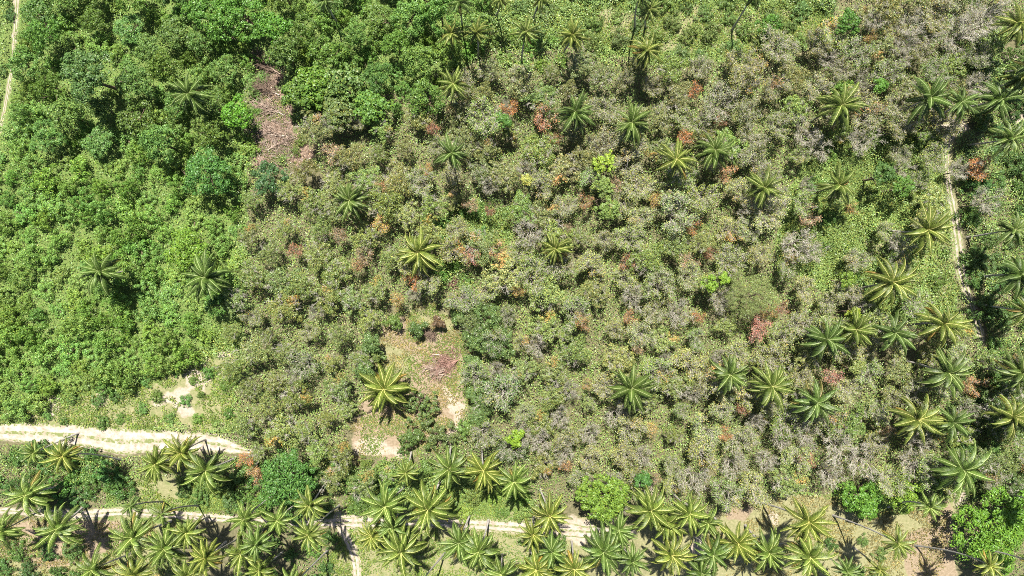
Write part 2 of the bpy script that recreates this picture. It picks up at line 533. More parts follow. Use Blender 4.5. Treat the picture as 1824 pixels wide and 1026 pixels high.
# ------------------------------------------------------------------ coconut palms
def frond_mesh(name, p0, bend, L, rg, twist=0.0, dead=False):
    """leaf along +X from the origin: rachis plus two rows of drooping leaflets"""
    n = 12
    ts = np.linspace(0, 1, n)
    pitch = np.radians(p0 - bend * ts ** 1.25)
    ds = L / (n - 1)
    x = np.concatenate([[0], np.cumsum(np.cos(pitch[:-1]) * ds)])
    z = np.concatenate([[0], np.cumsum(np.sin(pitch[:-1]) * ds)])
    y = twist * ts ** 2 * L * 0.25
    R = np.stack([x, y, z], 1)
    segs = [(R[i], R[i + 1], 0.042 * (1 - ts[i]) + 0.014, 0.042 * (1 - ts[i + 1]) + 0.014) for i in range(n - 1)]
    V0, F0 = tube_geo(segs, 4)
    C0 = np.tile([[0.82, 0.76, 0.38]], (len(V0), 1))
    m = 46
    V, C, Q, T = [], [], [], []
    for s in (-1, 1):
        for k in range(m):
            t = 0.10 + 0.90 * (k + rg.uniform(-0.3, 0.3)) / m
            t = min(max(t, 0.08), 0.995)
            c = np.array([np.interp(t, ts, R[:, j]) for j in range(3)])
            pt = np.interp(t, ts, pitch)
            fwd = np.array([math.cos(pt), 0, math.sin(pt)])
            side = np.array([0, s, 0.0])
            nrm = np.cross(fwd, [0, 1, 0]) * -1
            nrm = np.array([-math.sin(pt), 0, math.cos(pt)])
            ln = (1.2 + 0.28 * s * (1 if twist > 0.3 else -1 if twist < -0.3 else 0)) * (0.35 + 0.65 * math.sin(math.pi * min(1, (t * 0.92 + 0.10)) ** 0.85)) * rg.uniform(0.85, 1.12)
            fa = 0.45 + 0.75 * t
            lift = 0.0
            d1 = unit(side * 1.0 + fwd * fa + nrm * lift + np.array([0, 0, -0.25 - 0.3 * rg.random()]))
            d2 = unit(side * 0.30 + fwd * fa * 0.6 + np.array([0, 0, -1.15 + rg.uniform(-0.45, 0.45)]))
            a = c + d1 * ln * 0.45
            b = a + d2 * ln * 0.55
            wv = unit(fwd - d1 * fwd.dot(d1)) * 0.032
            i = len(V)
            V += [c - wv, c + wv, a - wv * 1.15, a + wv * 1.15, b]
            g = rg.uniform(0.65, 1.3)
            base = np.array([0.17, 0.20, 0.05]) if not dead else np.array([1, 0.8, 0.5])
            midc = np.array([0.125, 0.165, 0.036]) if not dead else np.array([0.8, 0.62, 0.38])
            tip = np.array([0.075, 0.112, 0.025]) if not dead else np.array([0.7, 0.5, 0.3])
            C += [base * g, base * g, midc * g, midc * g, tip * g]
            Q.append([i, i + 1, i + 3, i + 2])
            T.append([i + 2, i + 3, i + 4])
    off = len(V0)
    return mesh_np(name, np.concatenate([V0, V]), [F0, np.array(Q) + off, np.array(T) + off], np.concatenate([C0, C]), M_FROND)


rg_p = np.random.default_rng(21)
FRONDS = []      # tiers from upright to hanging, three shapes each
for p0, bend, L in [(74, 60, 3.8), (56, 85, 4.6), (42, 92, 4.9), (28, 88, 4.9), (14, 80, 4.8), (0, 66, 4.5), (-18, 50, 4.0)]:
    FRONDS.append([frond_mesh('frond', p0 + rg_p.uniform(-5, 5), bend + rg_p.uniform(-8, 8), L, rg_p, tw) for tw in (-1.0, 0.15, 1.1)])
SPEAR = None


def palm_trunk_mesh(base, top, r0, r1, bow, rg):
    n = 12
    ts = np.linspace(0, 1, n)
    b, t = np.array(base), np.array(top)
    P = b + (t - b) * ts[:, None]
    # a palm leaves the ground at its lean and straightens upward
    lat = np.array([t[0] - b[0], t[1] - b[1], 0])
    P += lat * (np.sin(ts * math.pi / 2) - ts)[:, None] * 0.6
    P += np.array([rg.uniform(-1, 1), rg.uniform(-1, 1), 0]) * (np.sin(ts * math.pi) * bow)[:, None]
    rad = r1 + (r0 - r1) * (1 - ts) ** 1.5 + 0.10 * np.exp(-ts * 18) + 0.012 * (np.arange(n) % 2)
    sides = 8
    V = []
    for i in range(n):
        for k in range(sides):
            a = 2 * math.pi * k / sides
            V.append(P[i] + np.array([math.cos(a), math.sin(a), 0]) * rad[i])
    F = [[i * sides + k, i * sides + (k + 1) % sides, (i + 1) * sides + (k + 1) % sides, (i + 1) * sides + k] for i in range(n - 1) for k in range(sides)]
    cap = [[(n - 1) * sides + k for k in range(sides)]]
    return mesh_np('trunk', np.array(V) - b, [F, cap], None, M_PALMBARK, True)


PALM_HUES = [(0.46, 0.56, 0.46), (0.54, 0.60, 0.46), (0.40, 0.52, 0.44), (0.62, 0.64, 0.46)]


def palm(px, py, dia, h=14.5, base=None, nf=22, hue=None, label=None, desc=None, seed=0):
    rg = np.random.default_rng(1000 + seed)
    top = np.array(at(px, py, h))
    if base is None:
        b = top + np.array([rg.uniform(-1.3, 1.3), rg.uniform(-1.3, 1.3), 0])
        b[2] = 0
    else:
        b = np.array(at(base[0], base[1], 0))
    b[2] = float(ground_z(b[0], b[1])) - 0.05
    e = link('coconut_palm', None)
    e.location = b
    s = dia * 0.5 * (H - h) / FPX / 4.2
    k = max(0.75, min(1.1, s))
    link('trunk', palm_trunk_mesh(b, top - np.array([0, 0, 0.15]), 0.20 * k, 0.13 * k, 0.25, rg), e)
    hue = hue or PALM_HUES[rg.integers(0, len(PALM_HUES))]
    n = nf + int(rg.integers(-6, 4))
    ga = rg.uniform(0, 6.28)
    wind, gust = -0.9 + rg.normal(0, 0.5), rg.uniform(0.0, 0.45)
    tilt = Matrix.Rotation(rg.uniform(0.0, 0.24), 3, Vector((rg.normal(), rg.normal(), 0.001)).normalized())
    skirt = 0.75 if rg.random() < 0.35 else 0.25
    for i in range(n):
        q = i / (n - 1)
        tier = min(len(FRONDS) - 1, max(0, int(q * 0.999 * len(FRONDS) + rg.uniform(-0.4, 0.4))))
        f = link('frond', FRONDS[tier][int(rg.integers(0, 3))], e)
        f.location = top - b + np.array([0, 0, 0.25 * (1 - q)])
        az = ga + i * 2.39996 + rg.uniform(-0.3, 0.3)
        az -= gust * math.sin(az - wind)
        f.rotation_euler = (tilt @ Euler((rg.uniform(-0.15, 0.15), rg.uniform(-0.1, 0.1), az)).to_matrix()).to_euler()
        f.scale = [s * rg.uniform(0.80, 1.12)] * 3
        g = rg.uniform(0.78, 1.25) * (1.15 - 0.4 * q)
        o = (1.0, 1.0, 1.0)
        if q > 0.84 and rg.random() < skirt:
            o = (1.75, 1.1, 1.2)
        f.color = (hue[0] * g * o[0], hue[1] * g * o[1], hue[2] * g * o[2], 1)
    tag(e, 'palm', label, 'coconut palms', px, py, desc)
    return e


G = 16.5
PALMS = [  # px, py, crown px, height, trunk foot on the ground (px) or None
    (337, 167, 78, 12), (818, 5, 52, 15, (823, 50)), (849, 58, 52, 14), (803, 60, 50, 14), (808, 150, 58, 13), (804, 273, 64, 14, (815, 318)), (579, 2, 42, 14), (891, 0, 34, 12),
    (963, -2, 44, 14), (937, 57, 54, 15, (929, 112)), (1019, 63, 58, 13), (1157, 17, 50, 13, (1150, 48)), (1152, 90, 62, 13), (1025, 200, 74, 13), (1125, 219, 74, 13),
    (1204, 285, 72, 13), (1274, 268, 76, 13), (1360, 335, 72, 13), (1813, 42, 72, 14), (1498, 188, 84, 13), (1655, 175, 88, 14), (1711, 183, 64, 14), (1780, 178, 78, 14),
    (1797, 248, 68, 13), (1818, 140, 66, 15), (1493, 330, 72, 13), (180, 484, 76, 8), (368, 494, 86, 9), (624, 357, 72, 12), (746, 449, 84, 11), (685, 692, 102, 5),
    (990, 443, 60, 10), (1125, 691, 80, 13), (1300, 667, 76, 14), (1374, 688, 84, 14), (1453, 717, 82, 14), (1651, 409, 88, 14), (1805, 409, 62, 14), (1588, 503, 92, 13),
    (1816, 490, 86, 14), (1472, 605, 84, 14), (1523, 587, 74, 13), (1593, 592, 78, 14), (1680, 577, 88, 14), (1688, 664, 90, 14), (1817, 664, 84, 14), (1828, 553, 66, 13),
    (1631, 747, 92, 14), (1696, 752, 72, 13), (1801, 742, 86, 14), (1713, 836, 100, 14.5),
    (278, 826, 64, 12), (325, 806, 68, 13), (367, 836, 84, 13), (104, 940, 92, 12), (238, 956, 86, 14), (234, 901, 42, 13, (290, 894)), (288, 915, 50, 14, (353, 901)),
    (333, 948, 66, 14), (294, 976, 76, 15), (167, 1014, 78, 14), (240, 1022, 72, 15), (367, 994, 66, 16, (420, 962)), (437, 924, 64, 14), (430, 984, 78, 15), (50, 880, 80, 10),
    (113, 812, 62, 14, (217, 819)), (62, 806, 48, 13), (5, 945, 74, 13), (335, 1024, 66, 15),
    (801, 834, 84, 14), (861, 838, 78, 14), (916, 857, 76, 14), (723, 841, 46, 12), (686, 901, 80, 15), (763, 906, 92, 15), (696, 938, 62, 13), (663, 954, 58, 13), (714, 981, 86, 15),
    (853, 981, 80, 15), (818, 966, 74, 14), (553, 898, 64, 15), (494, 926, 64, 15), (551, 951, 66, 17, (604, 901)), (457, 968, 62, 15, (486, 969)), (522, 1042, 62, 17, (583, 981)),
    (744, 1046, 66, 17, (793, 985)), (893, 1022, 66, 15), (463, 1014, 62, 14),
    (979, 917, 76, 15), (949, 951, 62, 14), (982, 981, 66, 15), (955, 1013, 70, 15), (1022, 1012, 70, 15), (1075, 981, 90, 16), (1102, 944, 66, 14), (1158, 908, 88, 15), (1187, 930, 74, 13),
    (1227, 914, 78, 16), (1260, 931, 60, 13), (1126, 998, 66, 14), (1195, 987, 80, 16), (1269, 987, 74, 15), (1314, 967, 80, 16), (1249, 1019, 64, 14), (1368, 982, 78, 16),
    (1655, 902, 54, 15, (1582, 903)), (1439, 929, 84, 16, (1354, 895)), (1441, 990, 88, 16, (1388, 967)), (1508, 1016, 54, 15), (1598, 967, 58, 17, (1484, 918)), (1761, 1006, 52, 17, (1630, 972)), (1566, 1013, 46, 12),
    (1846, 1004, 60, 17, (1696, 965)), (1856, 899, 60, 15, (1795, 881)), (1142, -14, 50, 16, (1131, 50)), (1345, -14, 50, 16, (1304, 53)), (1840, 115, 60, 16, (1790, 128)),
]


def palm_desc(px, py, dia, h, base):
    if base is not None:
        return 'leaning coconut palm'
    if dia < 56:
        return 'small coconut palm'
    if dia >= 84:
        return 'broad coconut palm'
    return 'coconut palm'


NAMED = {(685, 692): 'squat broad coconut palm low over the bare sandy clearing', (746, 449): 'bright yellow-green coconut palm just above the clearing beside rust leaves',
         (337, 167): 'dark coconut palm standing deep in the upper jungle', (368, 494): 'coconut palm leaning at the right edge of the jungle', (180, 484): 'drooping faded coconut palm in the middle of the left jungle',
         (1498, 188): 'lone broad coconut palm with lime leaves behind it, upper right', (1713, 836): 'widest coconut palm, above the sandy glade at the right', (1125, 691): 'lone coconut palm amid the dry grey trees',
         (990, 443): 'small half-sunk coconut palm beside the big white bare tree', (624, 357): 'coconut palm in the plantation near the jungle edge', (1588, 503): 'broad coconut palm over dry grey twigs, left of the forest track'}
for i, p in enumerate(PALMS):
    px, py, dia, h = p[:4]
    base = p[4] if len(p) > 4 else None
    if base is None and h > 9:
        h *= 0.74
    hue = None
    if (px, py) in ((685, 692), (746, 449)):
        hue = (0.72, 0.74, 0.52)
    elif (px, py) in ((180, 484), (368, 494), (337, 167)):
        hue = (0.46, 0.60, 0.48)
    elif py > 780:
        hue = random.choice([(0.58, 0.70, 0.50), (0.66, 0.73, 0.50), (0.48, 0.62, 0.48), (0.74, 0.75, 0.48)])
    palm(px, py, dia, h, base, 30 if dia > 56 else 25, hue, NAMED.get((px, py)), palm_desc(px, py, dia, h, base), i)


# ------------------------------------------------------------------ branching skeletons
def skeleton(rg, trunk_h, spread, rise, nl=5, ns=4, nt=4, r=0.16, spray=0):
    """trunk, limbs, twigs as segment lists plus twig points to carry leaves"""
    trunk, twigs, tips = [], [], []
    p = np.zeros(3)
    lean = np.array([rg.uniform(-0.15, 0.15), rg.uniform(-0.15, 0.15), 1.0])
    for k in range(3):
        q = p + lean * trunk_h / 3 + np.append(rg.uniform(-0.08, 0.08, 2), 0)
        trunk.append((p, q, r * (1.25 - 0.12 * k), r * (1.25 - 0.12 * (k + 1))))
        p = q
    a0 = rg.uniform(0, 6.28)
    for i in range(nl):
        a = a0 + i * 6.283 / nl + rg.uniform(-0.35, 0.35)
        rs = rise * rg.uniform(0.75, 1.15)
        sp = spread * (rg.uniform(0.4, 0.85) if i > 1 else rg.uniform(0.05, 0.3))
        e = p + np.array([math.cos(a) * sp, math.sin(a) * sp, rs * 0.8])
        m = p + (e - p) * 0.5 + np.array([0, 0, -0.12 * rs]) + rg.normal(0, 0.12, 3)
        trunk += [(p, m, r * 0.62, r * 0.45), (m, e, r * 0.45, r * 0.28)]
        for j in range(ns):
            t = rg.uniform(0.35, 1.0)
            s0 = m + (e - m) * max(0, (t - 0.5) * 2) if t > 0.5 else p + (m - p) * t * 2
            b = a + (rg.uniform(-1.3, 1.3) if i > 1 else rg.uniform(-3.14, 3.14))
            ln = spread * rg.uniform(0.30, 0.52)
            s1 = s0 + np.array([math.cos(b) * ln, math.sin(b) * ln, rise * rg.uniform(0.12, 0.42)])
            sm = (s0 + s1) / 2 + rg.normal(0, 0.1, 3)
            twigs += [(s0, sm, r * 0.26, r * 0.2), (sm, s1, r * 0.2, r * 0.14)]
            for k in range(nt):
                c = b + rg.uniform(-1.1, 1.1)
                l2 = spread * rg.uniform(0.16, 0.34)
                u0 = sm + (s1 - sm) * rg.uniform(0.0, 1.0)
                u1 = u0 + np.array([math.cos(c) * l2, math.sin(c) * l2, l2 * rg.uniform(-0.05, 0.8)])
                twigs.append((u0, u1, r * 0.15, r * 0.07))
                tips.append((u0 + (u1 - u0) * 0.55, u1))
                for _ in range(spray):
                    v0 = u0 + (u1 - u0) * rg.uniform(0.3, 1.0)
                    twigs.append((v0, v0 + np.array([rg.normal(0, 0.24), rg.normal(0, 0.24), rg.uniform(0.0, 0.42)]), 0.016, 0.010))
    return trunk, twigs, tips


def green_vals(n, rg, brown=0.05, spread=0.28, yellow=0.15):
    """single-leaf colour factors"""
    g = np.exp(rg.normal(0, spread, n))[:, None]
    C = np.array([[1.0, 1.0, 1.0]]) * g
    y = rg.random(n) < yellow
    C[y] *= np.array([1.35, 1.12, 0.8])
    b = rg.random(n) < brown
    C[b] = np.array([[1.75, 1.15, 1.05]]) * g[b]
    return C


def crown_from_tips(rg, tips, per, size, blob, brown=0.05, flat=0.6, yellow=0.15, sag=0.0):
    P, N = [], []
    for (a, b) in tips:
        k = max(1, int(rg.poisson(per)))
        t = rg.uniform(0.1, 1.25, (k, 1))
        c = a + (b - a) * t + rg.normal(0, blob, (k, 3)) * np.array([1, 1, 0.6]) + np.array([0, 0, sag])
        P.append(c)
        n = rg.normal(0, flat, (k, 3)) + np.array([0, 0, 1.0]) + unit(b * np.array([1, 1, 0]))[None] * 0.25
        N.append(n)
    P, N = np.concatenate(P), np.concatenate(N)
    V, F = leaf_geo(P, N, size * rg.uniform(0.7, 1.35, len(P)), rg)
    C = np.repeat(green_vals(len(P), rg, brown, yellow=yellow), 4, 0)
    return V, F, C


def dieback(rg, V, C, width=0.55, tint=(1.9, 1.02, 1.1)):
    """one side of the crown has turned brown, mixed with leaves that are still green"""
    q = V.reshape(-1, 4, 3).mean(1)
    a = np.arctan2(q[:, 1], q[:, 0]) - rg.uniform(-3.1, 3.1)
    a = np.abs((a + math.pi) % (2 * math.pi) - math.pi)
    m = (a + rg.normal(0, 0.18, len(a)) < width) & (np.hypot(q[:, 0], q[:, 1]) > 0.7) & (rg.random(len(a)) < 0.7)
    C[np.repeat(m, 4)] *= np.array(tint)
    return C


def part_meshes(trunk, twigs, leaf, mats):
    out = []
    V, F = tube_geo(trunk, 6)
    out.append(('trunk', mesh_np('trunk', V, [F], None, mats[0], True)))
    if twigs:
        V, F = tube_geo(twigs, 3)
        out.append(('branches', mesh_np('branches', V, [F], None, mats[1])))
    if leaf is not None:
        V, F, C = leaf
        out.append(('crown', mesh_np('crown', V, [F], C, mats[2])))
    return out


def place(name, meshes, loc, rz, scale, color):
    e = link(name, None)
    e.location = loc
    e.rotation_euler = (0, 0, rz)
    e.scale = scale if hasattr(scale, '__len__') else (scale,) * 3
    for n, me in meshes:
        o = link(n, me, e, 'stuff' if n == 'branches' else None)
        o.color = (*color, 1)
    return e


def dome_crown(rg, R, hz, nblob, blob_r, per, leaf, z0, brown=0.02, lobes=0.25, yellow=0.15, aspect=0.6, zlo=0.72):
    """leafy crown made of many leaf-covered sprays over an uneven dome"""
    u = rg.random(nblob)
    th = rg.uniform(0, 6.283, nblob)
    rr = np.sqrt(u)
    out = 1 + lobes * np.sin(th * 3 + rg.uniform(0, 6)) * 0.6 + lobes * np.sin(th * 5 + rg.uniform(0, 6)) * 0.5
    x, y = np.cos(th) * rr * R * out, np.sin(th) * rr * R * out
    z = z0 + hz * np.sqrt(np.maximum(0, 1 - (rr * 0.93) ** 2)) * rg.uniform(zlo, 1.12, nblob)
    P, N = [], []
    for i in range(nblob):
        k = int(per * rg.uniform(0.6, 1.4))
        br = blob_r * rg.uniform(0.6, 1.35)
        d = unit(rg.normal(size=(k, 3)) + np.array([0, 0, 0.55]))
        q = d * br * rg.uniform(0.75, 1.05, (k, 1)) * np.array([1, 1, 0.75])
        P.append(q + np.array([x[i], y[i], z[i]]))
        N.append(d + rg.normal(0, 0.34, (k, 3)) + np.array([0, 0, 0.2]))
    P, N = np.concatenate(P), np.concatenate(N)
    V, F = leaf_geo(P, N, leaf * rg.uniform(0.7, 1.3, len(P)), rg, aspect)
    C = np.repeat(green_vals(len(P), rg, brown, 0.15, yellow), 4, 0)
    return V, F, C


def stems(rg, R, h, n=4, r=0.07):
    s = []
    for i in range(n):
        a = rg.uniform(0, 6.28)
        q = np.array([math.cos(a) * R * 0.2, math.sin(a) * R * 0.2, h * 0.5])
        e = np.array([math.cos(a) * R * 0.6, math.sin(a) * R * 0.6, h * 0.95])
        s += [(np.zeros(3), q, r, r * 0.75), (q, e, r * 0.75, r * 0.3)]
    return s


rg = np.random.default_rng(5)
# plantation trees: rather full and rather thin crowns
PLANT_FULL, PLANT_THIN, BARE, RUSSET, SHRUB, JTREE = [], [], [], [], [], []
for k in range(8):
    t, w, tips = skeleton(rg, 2.6, 2.0, 3.5, 6, 5, 5, 0.10, 1)
    leaf = dome_crown(rg, 2.35, rg.uniform(1.5, 2.2), 90, 0.44, 52, 0.19, 3.9, 0.06, 0.4, 0.25)
    if k in (1, 4):
        leaf = (leaf[0], leaf[1], dieback(rg, leaf[0], leaf[2], 0.45))
    PLANT_FULL.append(part_meshes(t, w, leaf, (M_BARK, M_PALEBARK, M_DULL)))
for k in range(9):
    t, w, tips = skeleton(rg, 2.6, 2.3, 4.1, 8, 6, 6, 0.10, 3)
    V, F, C = crown_from_tips(rg, tips, 11, 0.20, 0.26, 0.10, 0.6, 0.3, -0.10)
    if k in (0, 5, 7):
        C = dieback(rg, V, C, 0.5, ((1.95, 1.0, 1.1), (1.65, 1.2, 1.3))[k % 2])
    PLANT_THIN.append(part_meshes(t, w, (V, F, C), (M_BARK, M_PALEBARK, M_DULL)))
for k in range(5):
    t, w, tips = skeleton(rg, 2.4, 2.5, 4.4, 7, 6, 6, 0.13, 3)
    BARE.append(part_meshes(t, w, crown_from_tips(rg, tips, 4.0, 0.18, 0.25, 0.2), (M_BARK, M_PALEBARK, M_DULL)))
for k in range(4):
    t, w, tips = skeleton(rg, 2.4, 2.0, 3.6, 5, 4, 4, 0.09, 3)
    V, F, C = crown_from_tips(rg, tips, 22, 0.19, 0.34, 0.0, 0.8)
    mixed = rg.random(len(C) // 4) < 0.35
    C[np.repeat(mixed, 4)] *= np.array([0.5, 0.95, 0.6])
    RUSSET.append(part_meshes(t, w, (V, F, C), (M_BARK, M_PALEBARK, M_DEADLEAF)))
for k in range(10):
    hz = rg.uniform(1.3, 2.1)
    leaf = dome_crown(rg, 2.3, hz, 38, 0.58, 70, 0.24, 0.3, lobes=0.4, zlo=0.45)
    SHRUB.append(part_meshes(stems(rg, 2.2, 1.7, 5), None, leaf, (M_DARKBARK, None, M_LEAF)))
for k in range(5):
    t, w, _ = skeleton(rg, 3.0, 2.6, 2.6, 5, 3, 2, 0.2)
    leaf = dome_crown(rg, 3.2, 3.0, 80, 0.72, 62, 0.30, 3.0, 0.01, 0.3)
    JTREE.append(part_meshes(t, w, leaf, (M_DARKBARK, M_DARKBARK, M_LEAF)))

# ------------------------------------------------------------------ where the trees stand (crown positions on the photograph)
PLANTATION = [(560, 215), (640, 205), (760, 195), (830, 120), (890, 95), (1000, 105), (1060, 95), (1240, 115), (1400, 70), (1500, 30), (1640, -20), (1800, -20), (1785, 60), (1740, 120), (1720, 215),
              (1660, 240), (1668, 340), (1690, 480), (1720, 600), (1770, 640), (1850, 640), (1850, 880), (1720, 870), (1640, 870), (1560, 850), (1450, 860), (1380, 880), (1300, 880), (1180, 870), (1130, 850), (1040, 860),
              (960, 830), (900, 800), (838, 770), (840, 700), (838, 560), (780, 530), (700, 540), (650, 575), (640, 640), (622, 720), (618, 780), (626, 830), (722, 838), (640, 870), (590, 880), (430, 870), (412, 760), (405, 640),
              (410, 560), (428, 470), (420, 360), (520, 320), (545, 290), (535, 240)]
OPEN = [[(845, 370), (905, 370), (905, 430), (860, 440)], [(1385, 400), (1480, 400), (1480, 460), (1385, 460)], [(1480, 250), (1580, 250), (1600, 330), (1540, 380), (1480, 330)], [(1590, 420), (1690, 440), (1690, 540), (1620, 500)], [(1470, 390), (1570, 390), (1560, 450), (1480, 470)],
        [(770, 480), (830, 470), (820, 540), (770, 540)], [(650, 660), (720, 640), (735, 740), (650, 745)], [(1050, 270), (1110, 270), (1110, 390), (1050, 390)], [(1295, 480), (1385, 480), (1385, 570), (1295, 570)],
        [(455, 810), (565, 810), (565, 905), (455, 905)], [(622, 760), (735, 770), (738, 836), (628, 826)], [(1676, 310), (1720, 310), (1735, 500), (1690, 505)]]
JUNGLE = [(45, -40), (880, -40), (850, 60), (820, 120), (760, 190), (640, 205), (560, 210), (530, 120), (520, 85), (455, 85), (450, 180), (438, 240), (440, 300), (425, 350), (420, 460), (400, 560), (340, 640), (200, 690),
          (90, 715), (-30, 745), (-30, 270), (15, 240), (40, 130)]


def scatter(polys, n, mind, seed, taken, avoid=None, grow=None):
    """dart throwing in the outline; taken: [(x, y, r)] already there"""
    r = np.random.default_rng(seed)
    allp = np.array([p for poly in polys for p in poly])
    lo, hi = np.maximum(allp.min(0), -40), np.minimum(allp.max(0), (1864, 1066))
    N = 40000
    X, Y = r.uniform(lo[0], hi[0], N), r.uniform(lo[1], hi[1], N)
    m = np.zeros(N, bool)
    for p in polys:
        m |= inside(p, X, Y)
    for p in avoid or []:
        m &= ~inside(p, X, Y)
    X, Y = X[m], Y[m]
    A = np.array(list(taken) + [(0, 0, 0)] * (n + 1), float)
    c, pts = len(taken), []
    for i in range(len(X)):
        if len(pts) >= n:
            break
        d = mind * (1.0 if i < len(X) * 0.5 else 0.9 if i < len(X) * 0.75 else 0.8)
        T = A[:c]
        if c and ((T[:, 0] - X[i]) ** 2 + (T[:, 1] - Y[i]) ** 2 < ((d + T[:, 2]) * 0.5) ** 2).any():
            continue
        pts.append((float(X[i]), float(Y[i])))
        A[c] = (X[i], Y[i], d)
        c += 1
    return pts


def stand(px, py, zc):
    """foot of a plant whose crown (height zc) shows at a pixel"""
    x, y, _ = at(px, py, zc)
    return (x, y, float(ground_z(x, y)) - 0.03)


R_TREES = [(1232, 242, 13), (1047, 360, 12), (1237, 464, 15), (1115, 464, 13), (1172, 362, 13), (1232, 405, 12), (1044, 579, 12), (1145, 620, 10), (1352, 602, 15), (1362, 574, 14), (1245, 565, 10), (1132, 565, 12),
           (1007, 402, 8), (1269, 452, 10), (929, 517, 10), (728, 502, 16), (626, 475, 11), (641, 457, 13), (524, 445, 11), (681, 394, 14), (836, 464, 14), (889, 452, 15), (833, 365, 11), (873, 370, 8), (699, 529, 12),
           (761, 300, 9), (676, 330, 11), (579, 273, 16), (774, 230, 11), (1359, 113, 11), (1240, 160, 12), (1307, 310, 14), (1112, 330, 14), (1289, 212, 9), (1558, 63, 9), (1765, 297, 18), (1568, 180, 12), (1448, 389, 16),
           (1401, 544, 10), (1375, 563, 10), (1485, 669, 14), (1741, 692, 15), (1591, 779, 12), (1443, 827, 12), (1169, 769, 12), (1295, 781, 11), (1005, 837, 10), (1170, 857, 8), (1329, 727, 9), (1049, 691, 9), (435, 824, 12),
           (443, 854, 12), (600, 425, 13), (965, 205, 18), (1530, 370, 11), (905, 182, 13), (985, 240, 11), (1645, 600, 10)]
B_TREES = [(943, 412, 26), (1130, 530, 22), (1205, 555, 22), (1290, 540, 20), (1335, 372, 20), (1420, 432, 30), (1452, 445, 20), (1500, 800, 30), (1545, 825, 28), (1440, 780, 24), (1480, 845, 24), (1740, 40, 32), (1710, 70, 28), (1768, 20, 26), (1630, 38, 24),
           (1618, 72, 20), (1440, 235, 22), (1470, 262, 20), (1540, 255, 24), (1605, 95, 18), (1745, 150, 22), (1720, 300, 20), (1755, 360, 22), (1100, 735, 20), (930, 770, 20), (1055, 775, 20), (1000, 745, 18), (1090, 858, 18), (1240, 850, 24), (1400, 790, 22),
           (895, 190, 16), (1610, 432, 20), (1640, 795, 20), (1628, 832, 24), (1540, 542, 18), (1235, 705, 16), (965, 790, 20), (1010, 812, 18), (1310, 825, 22), (1150, 820, 18), (1370, 820, 20), (1350, 755, 18), (1190, 640, 16), (960, 620, 18), (1020, 700, 16),
           (735, 520, 14), (1260, 205, 14), (1395, 345, 18), (1440, 330, 14), (880, 660, 14), (1110, 905, 12), (1285, 640, 16), (1620, 300, 16), (1660, 60, 20), (1570, 30, 20), (1480, 100, 18), (1545, 140, 16), (520, 670, 12), (560, 560, 12), (930, 300, 18), (870, 330, 15)]
taken_fix = [(x, y, r * 1.1) for x, y, r in R_TREES] + [(x, y, r * 1.3) for x, y, r in B_TREES] + [(1340, 525, 90), (685, 692, 60), (510, 855, 90), (1540, 890, 60)]

COLS = {'russet': [(0.40, 0.165, 0.07), (0.38, 0.20, 0.10), (0.34, 0.22, 0.14), (0.34, 0.155, 0.095), (0.40, 0.25, 0.09)]}
pt = scatter([PLANTATION], 320, 44, 11, taken_fix, OPEN)
for i, (px, py) in enumerate(pt):
    r = np.random.default_rng(3000 + i)
    # fuller, greener crowns toward the left block; thin dry crowns in the middle and right
    thin = 0.06 if px < 660 else (0.72 if 880 < px < 1700 else 0.45)
    if py < 320 and px < 1250:
        thin = 0.2
    is_thin = r.random() < thin
    sc = r.choice([r.uniform(0.62, 0.85), r.uniform(0.8, 1.0), r.uniform(0.95, 1.2)]) * (0.95 if px < 660 else 1.0)
    base = np.array([0.124, 0.175, 0.050]) if px < 660 else np.array([0.150, 0.198, 0.064])
    if py < 320:
        base = np.array([0.126, 0.158, 0.055])
    if px > 1720 or (px < 920 and px > 800 and py > 520):
        base = np.array([0.085, 0.135, 0.042])
    if 1380 < px < 1700 and 230 < py < 560 and r.random() < 0.35:
        continue
    if r.random() < (0.5 if 1380 < px < 1700 and 230 < py < 560 else 0.18) and px > 640:
        base = np.array([0.125, 0.195, 0.050])
    col = base * r.uniform(0.8, 1.25) * np.array([r.uniform(0.92, 1.14), 1, r.uniform(0.85, 1.15)])
    lib = PLANT_THIN if is_thin else PLANT_FULL
    e = place('plantation_tree', lib[int(r.integers(0, len(lib)))], stand(px, py, 6.0 * sc), r.uniform(0, 6.28), (sc * r.uniform(0.85, 1.15), sc * r.uniform(0.85, 1.15), (0.35 + 0.6 * sc) * r.uniform(0.9, 1.15)), col)
    tag(e, 'tree', None, 'plantation trees', px, py, 'thin dry-twigged grey-green tree' if is_thin else 'leafy grey-green tree')

for i, (px, py, rad) in enumerate(R_TREES):
    r = np.random.default_rng(4000 + i)
    c = np.array(COLS['russet'][i % 5]) * r.uniform(0.85, 1.15)
    if (px, py) in ((1352, 602), (1362, 574), (836, 464), (1485, 669)):
        c = np.array((0.40, 0.17, 0.14))
    sc = rad * (H - 6.5) / FPX / 1.75
    e = place('russet_tree', RUSSET[i % 4], stand(px, py, 6.6), r.uniform(0, 6.28), (sc, sc, max(0.95, 0.6 + 0.4 * sc)), c)
    tag(e, 'tree', None, 'trees with dying rust-coloured leaves', px, py, 'small tree with rust-coloured leaves')
for i, (px, py, rad) in enumerate(B_TREES):
    r = np.random.default_rng(5000 + i)
    sc = rad * (H - 6) / FPX / 2.35
    e = place('bare_tree', BARE[i % 5], stand(px, py, 6.0), r.uniform(0, 6.28), (sc, sc, max(0.9, 0.5 + 0.5 * sc)), (0.10, 0.12, 0.05))
    tag(e, 'tree', None, 'bare grey trees', px, py, 'bare tree with bleached grey twigs')

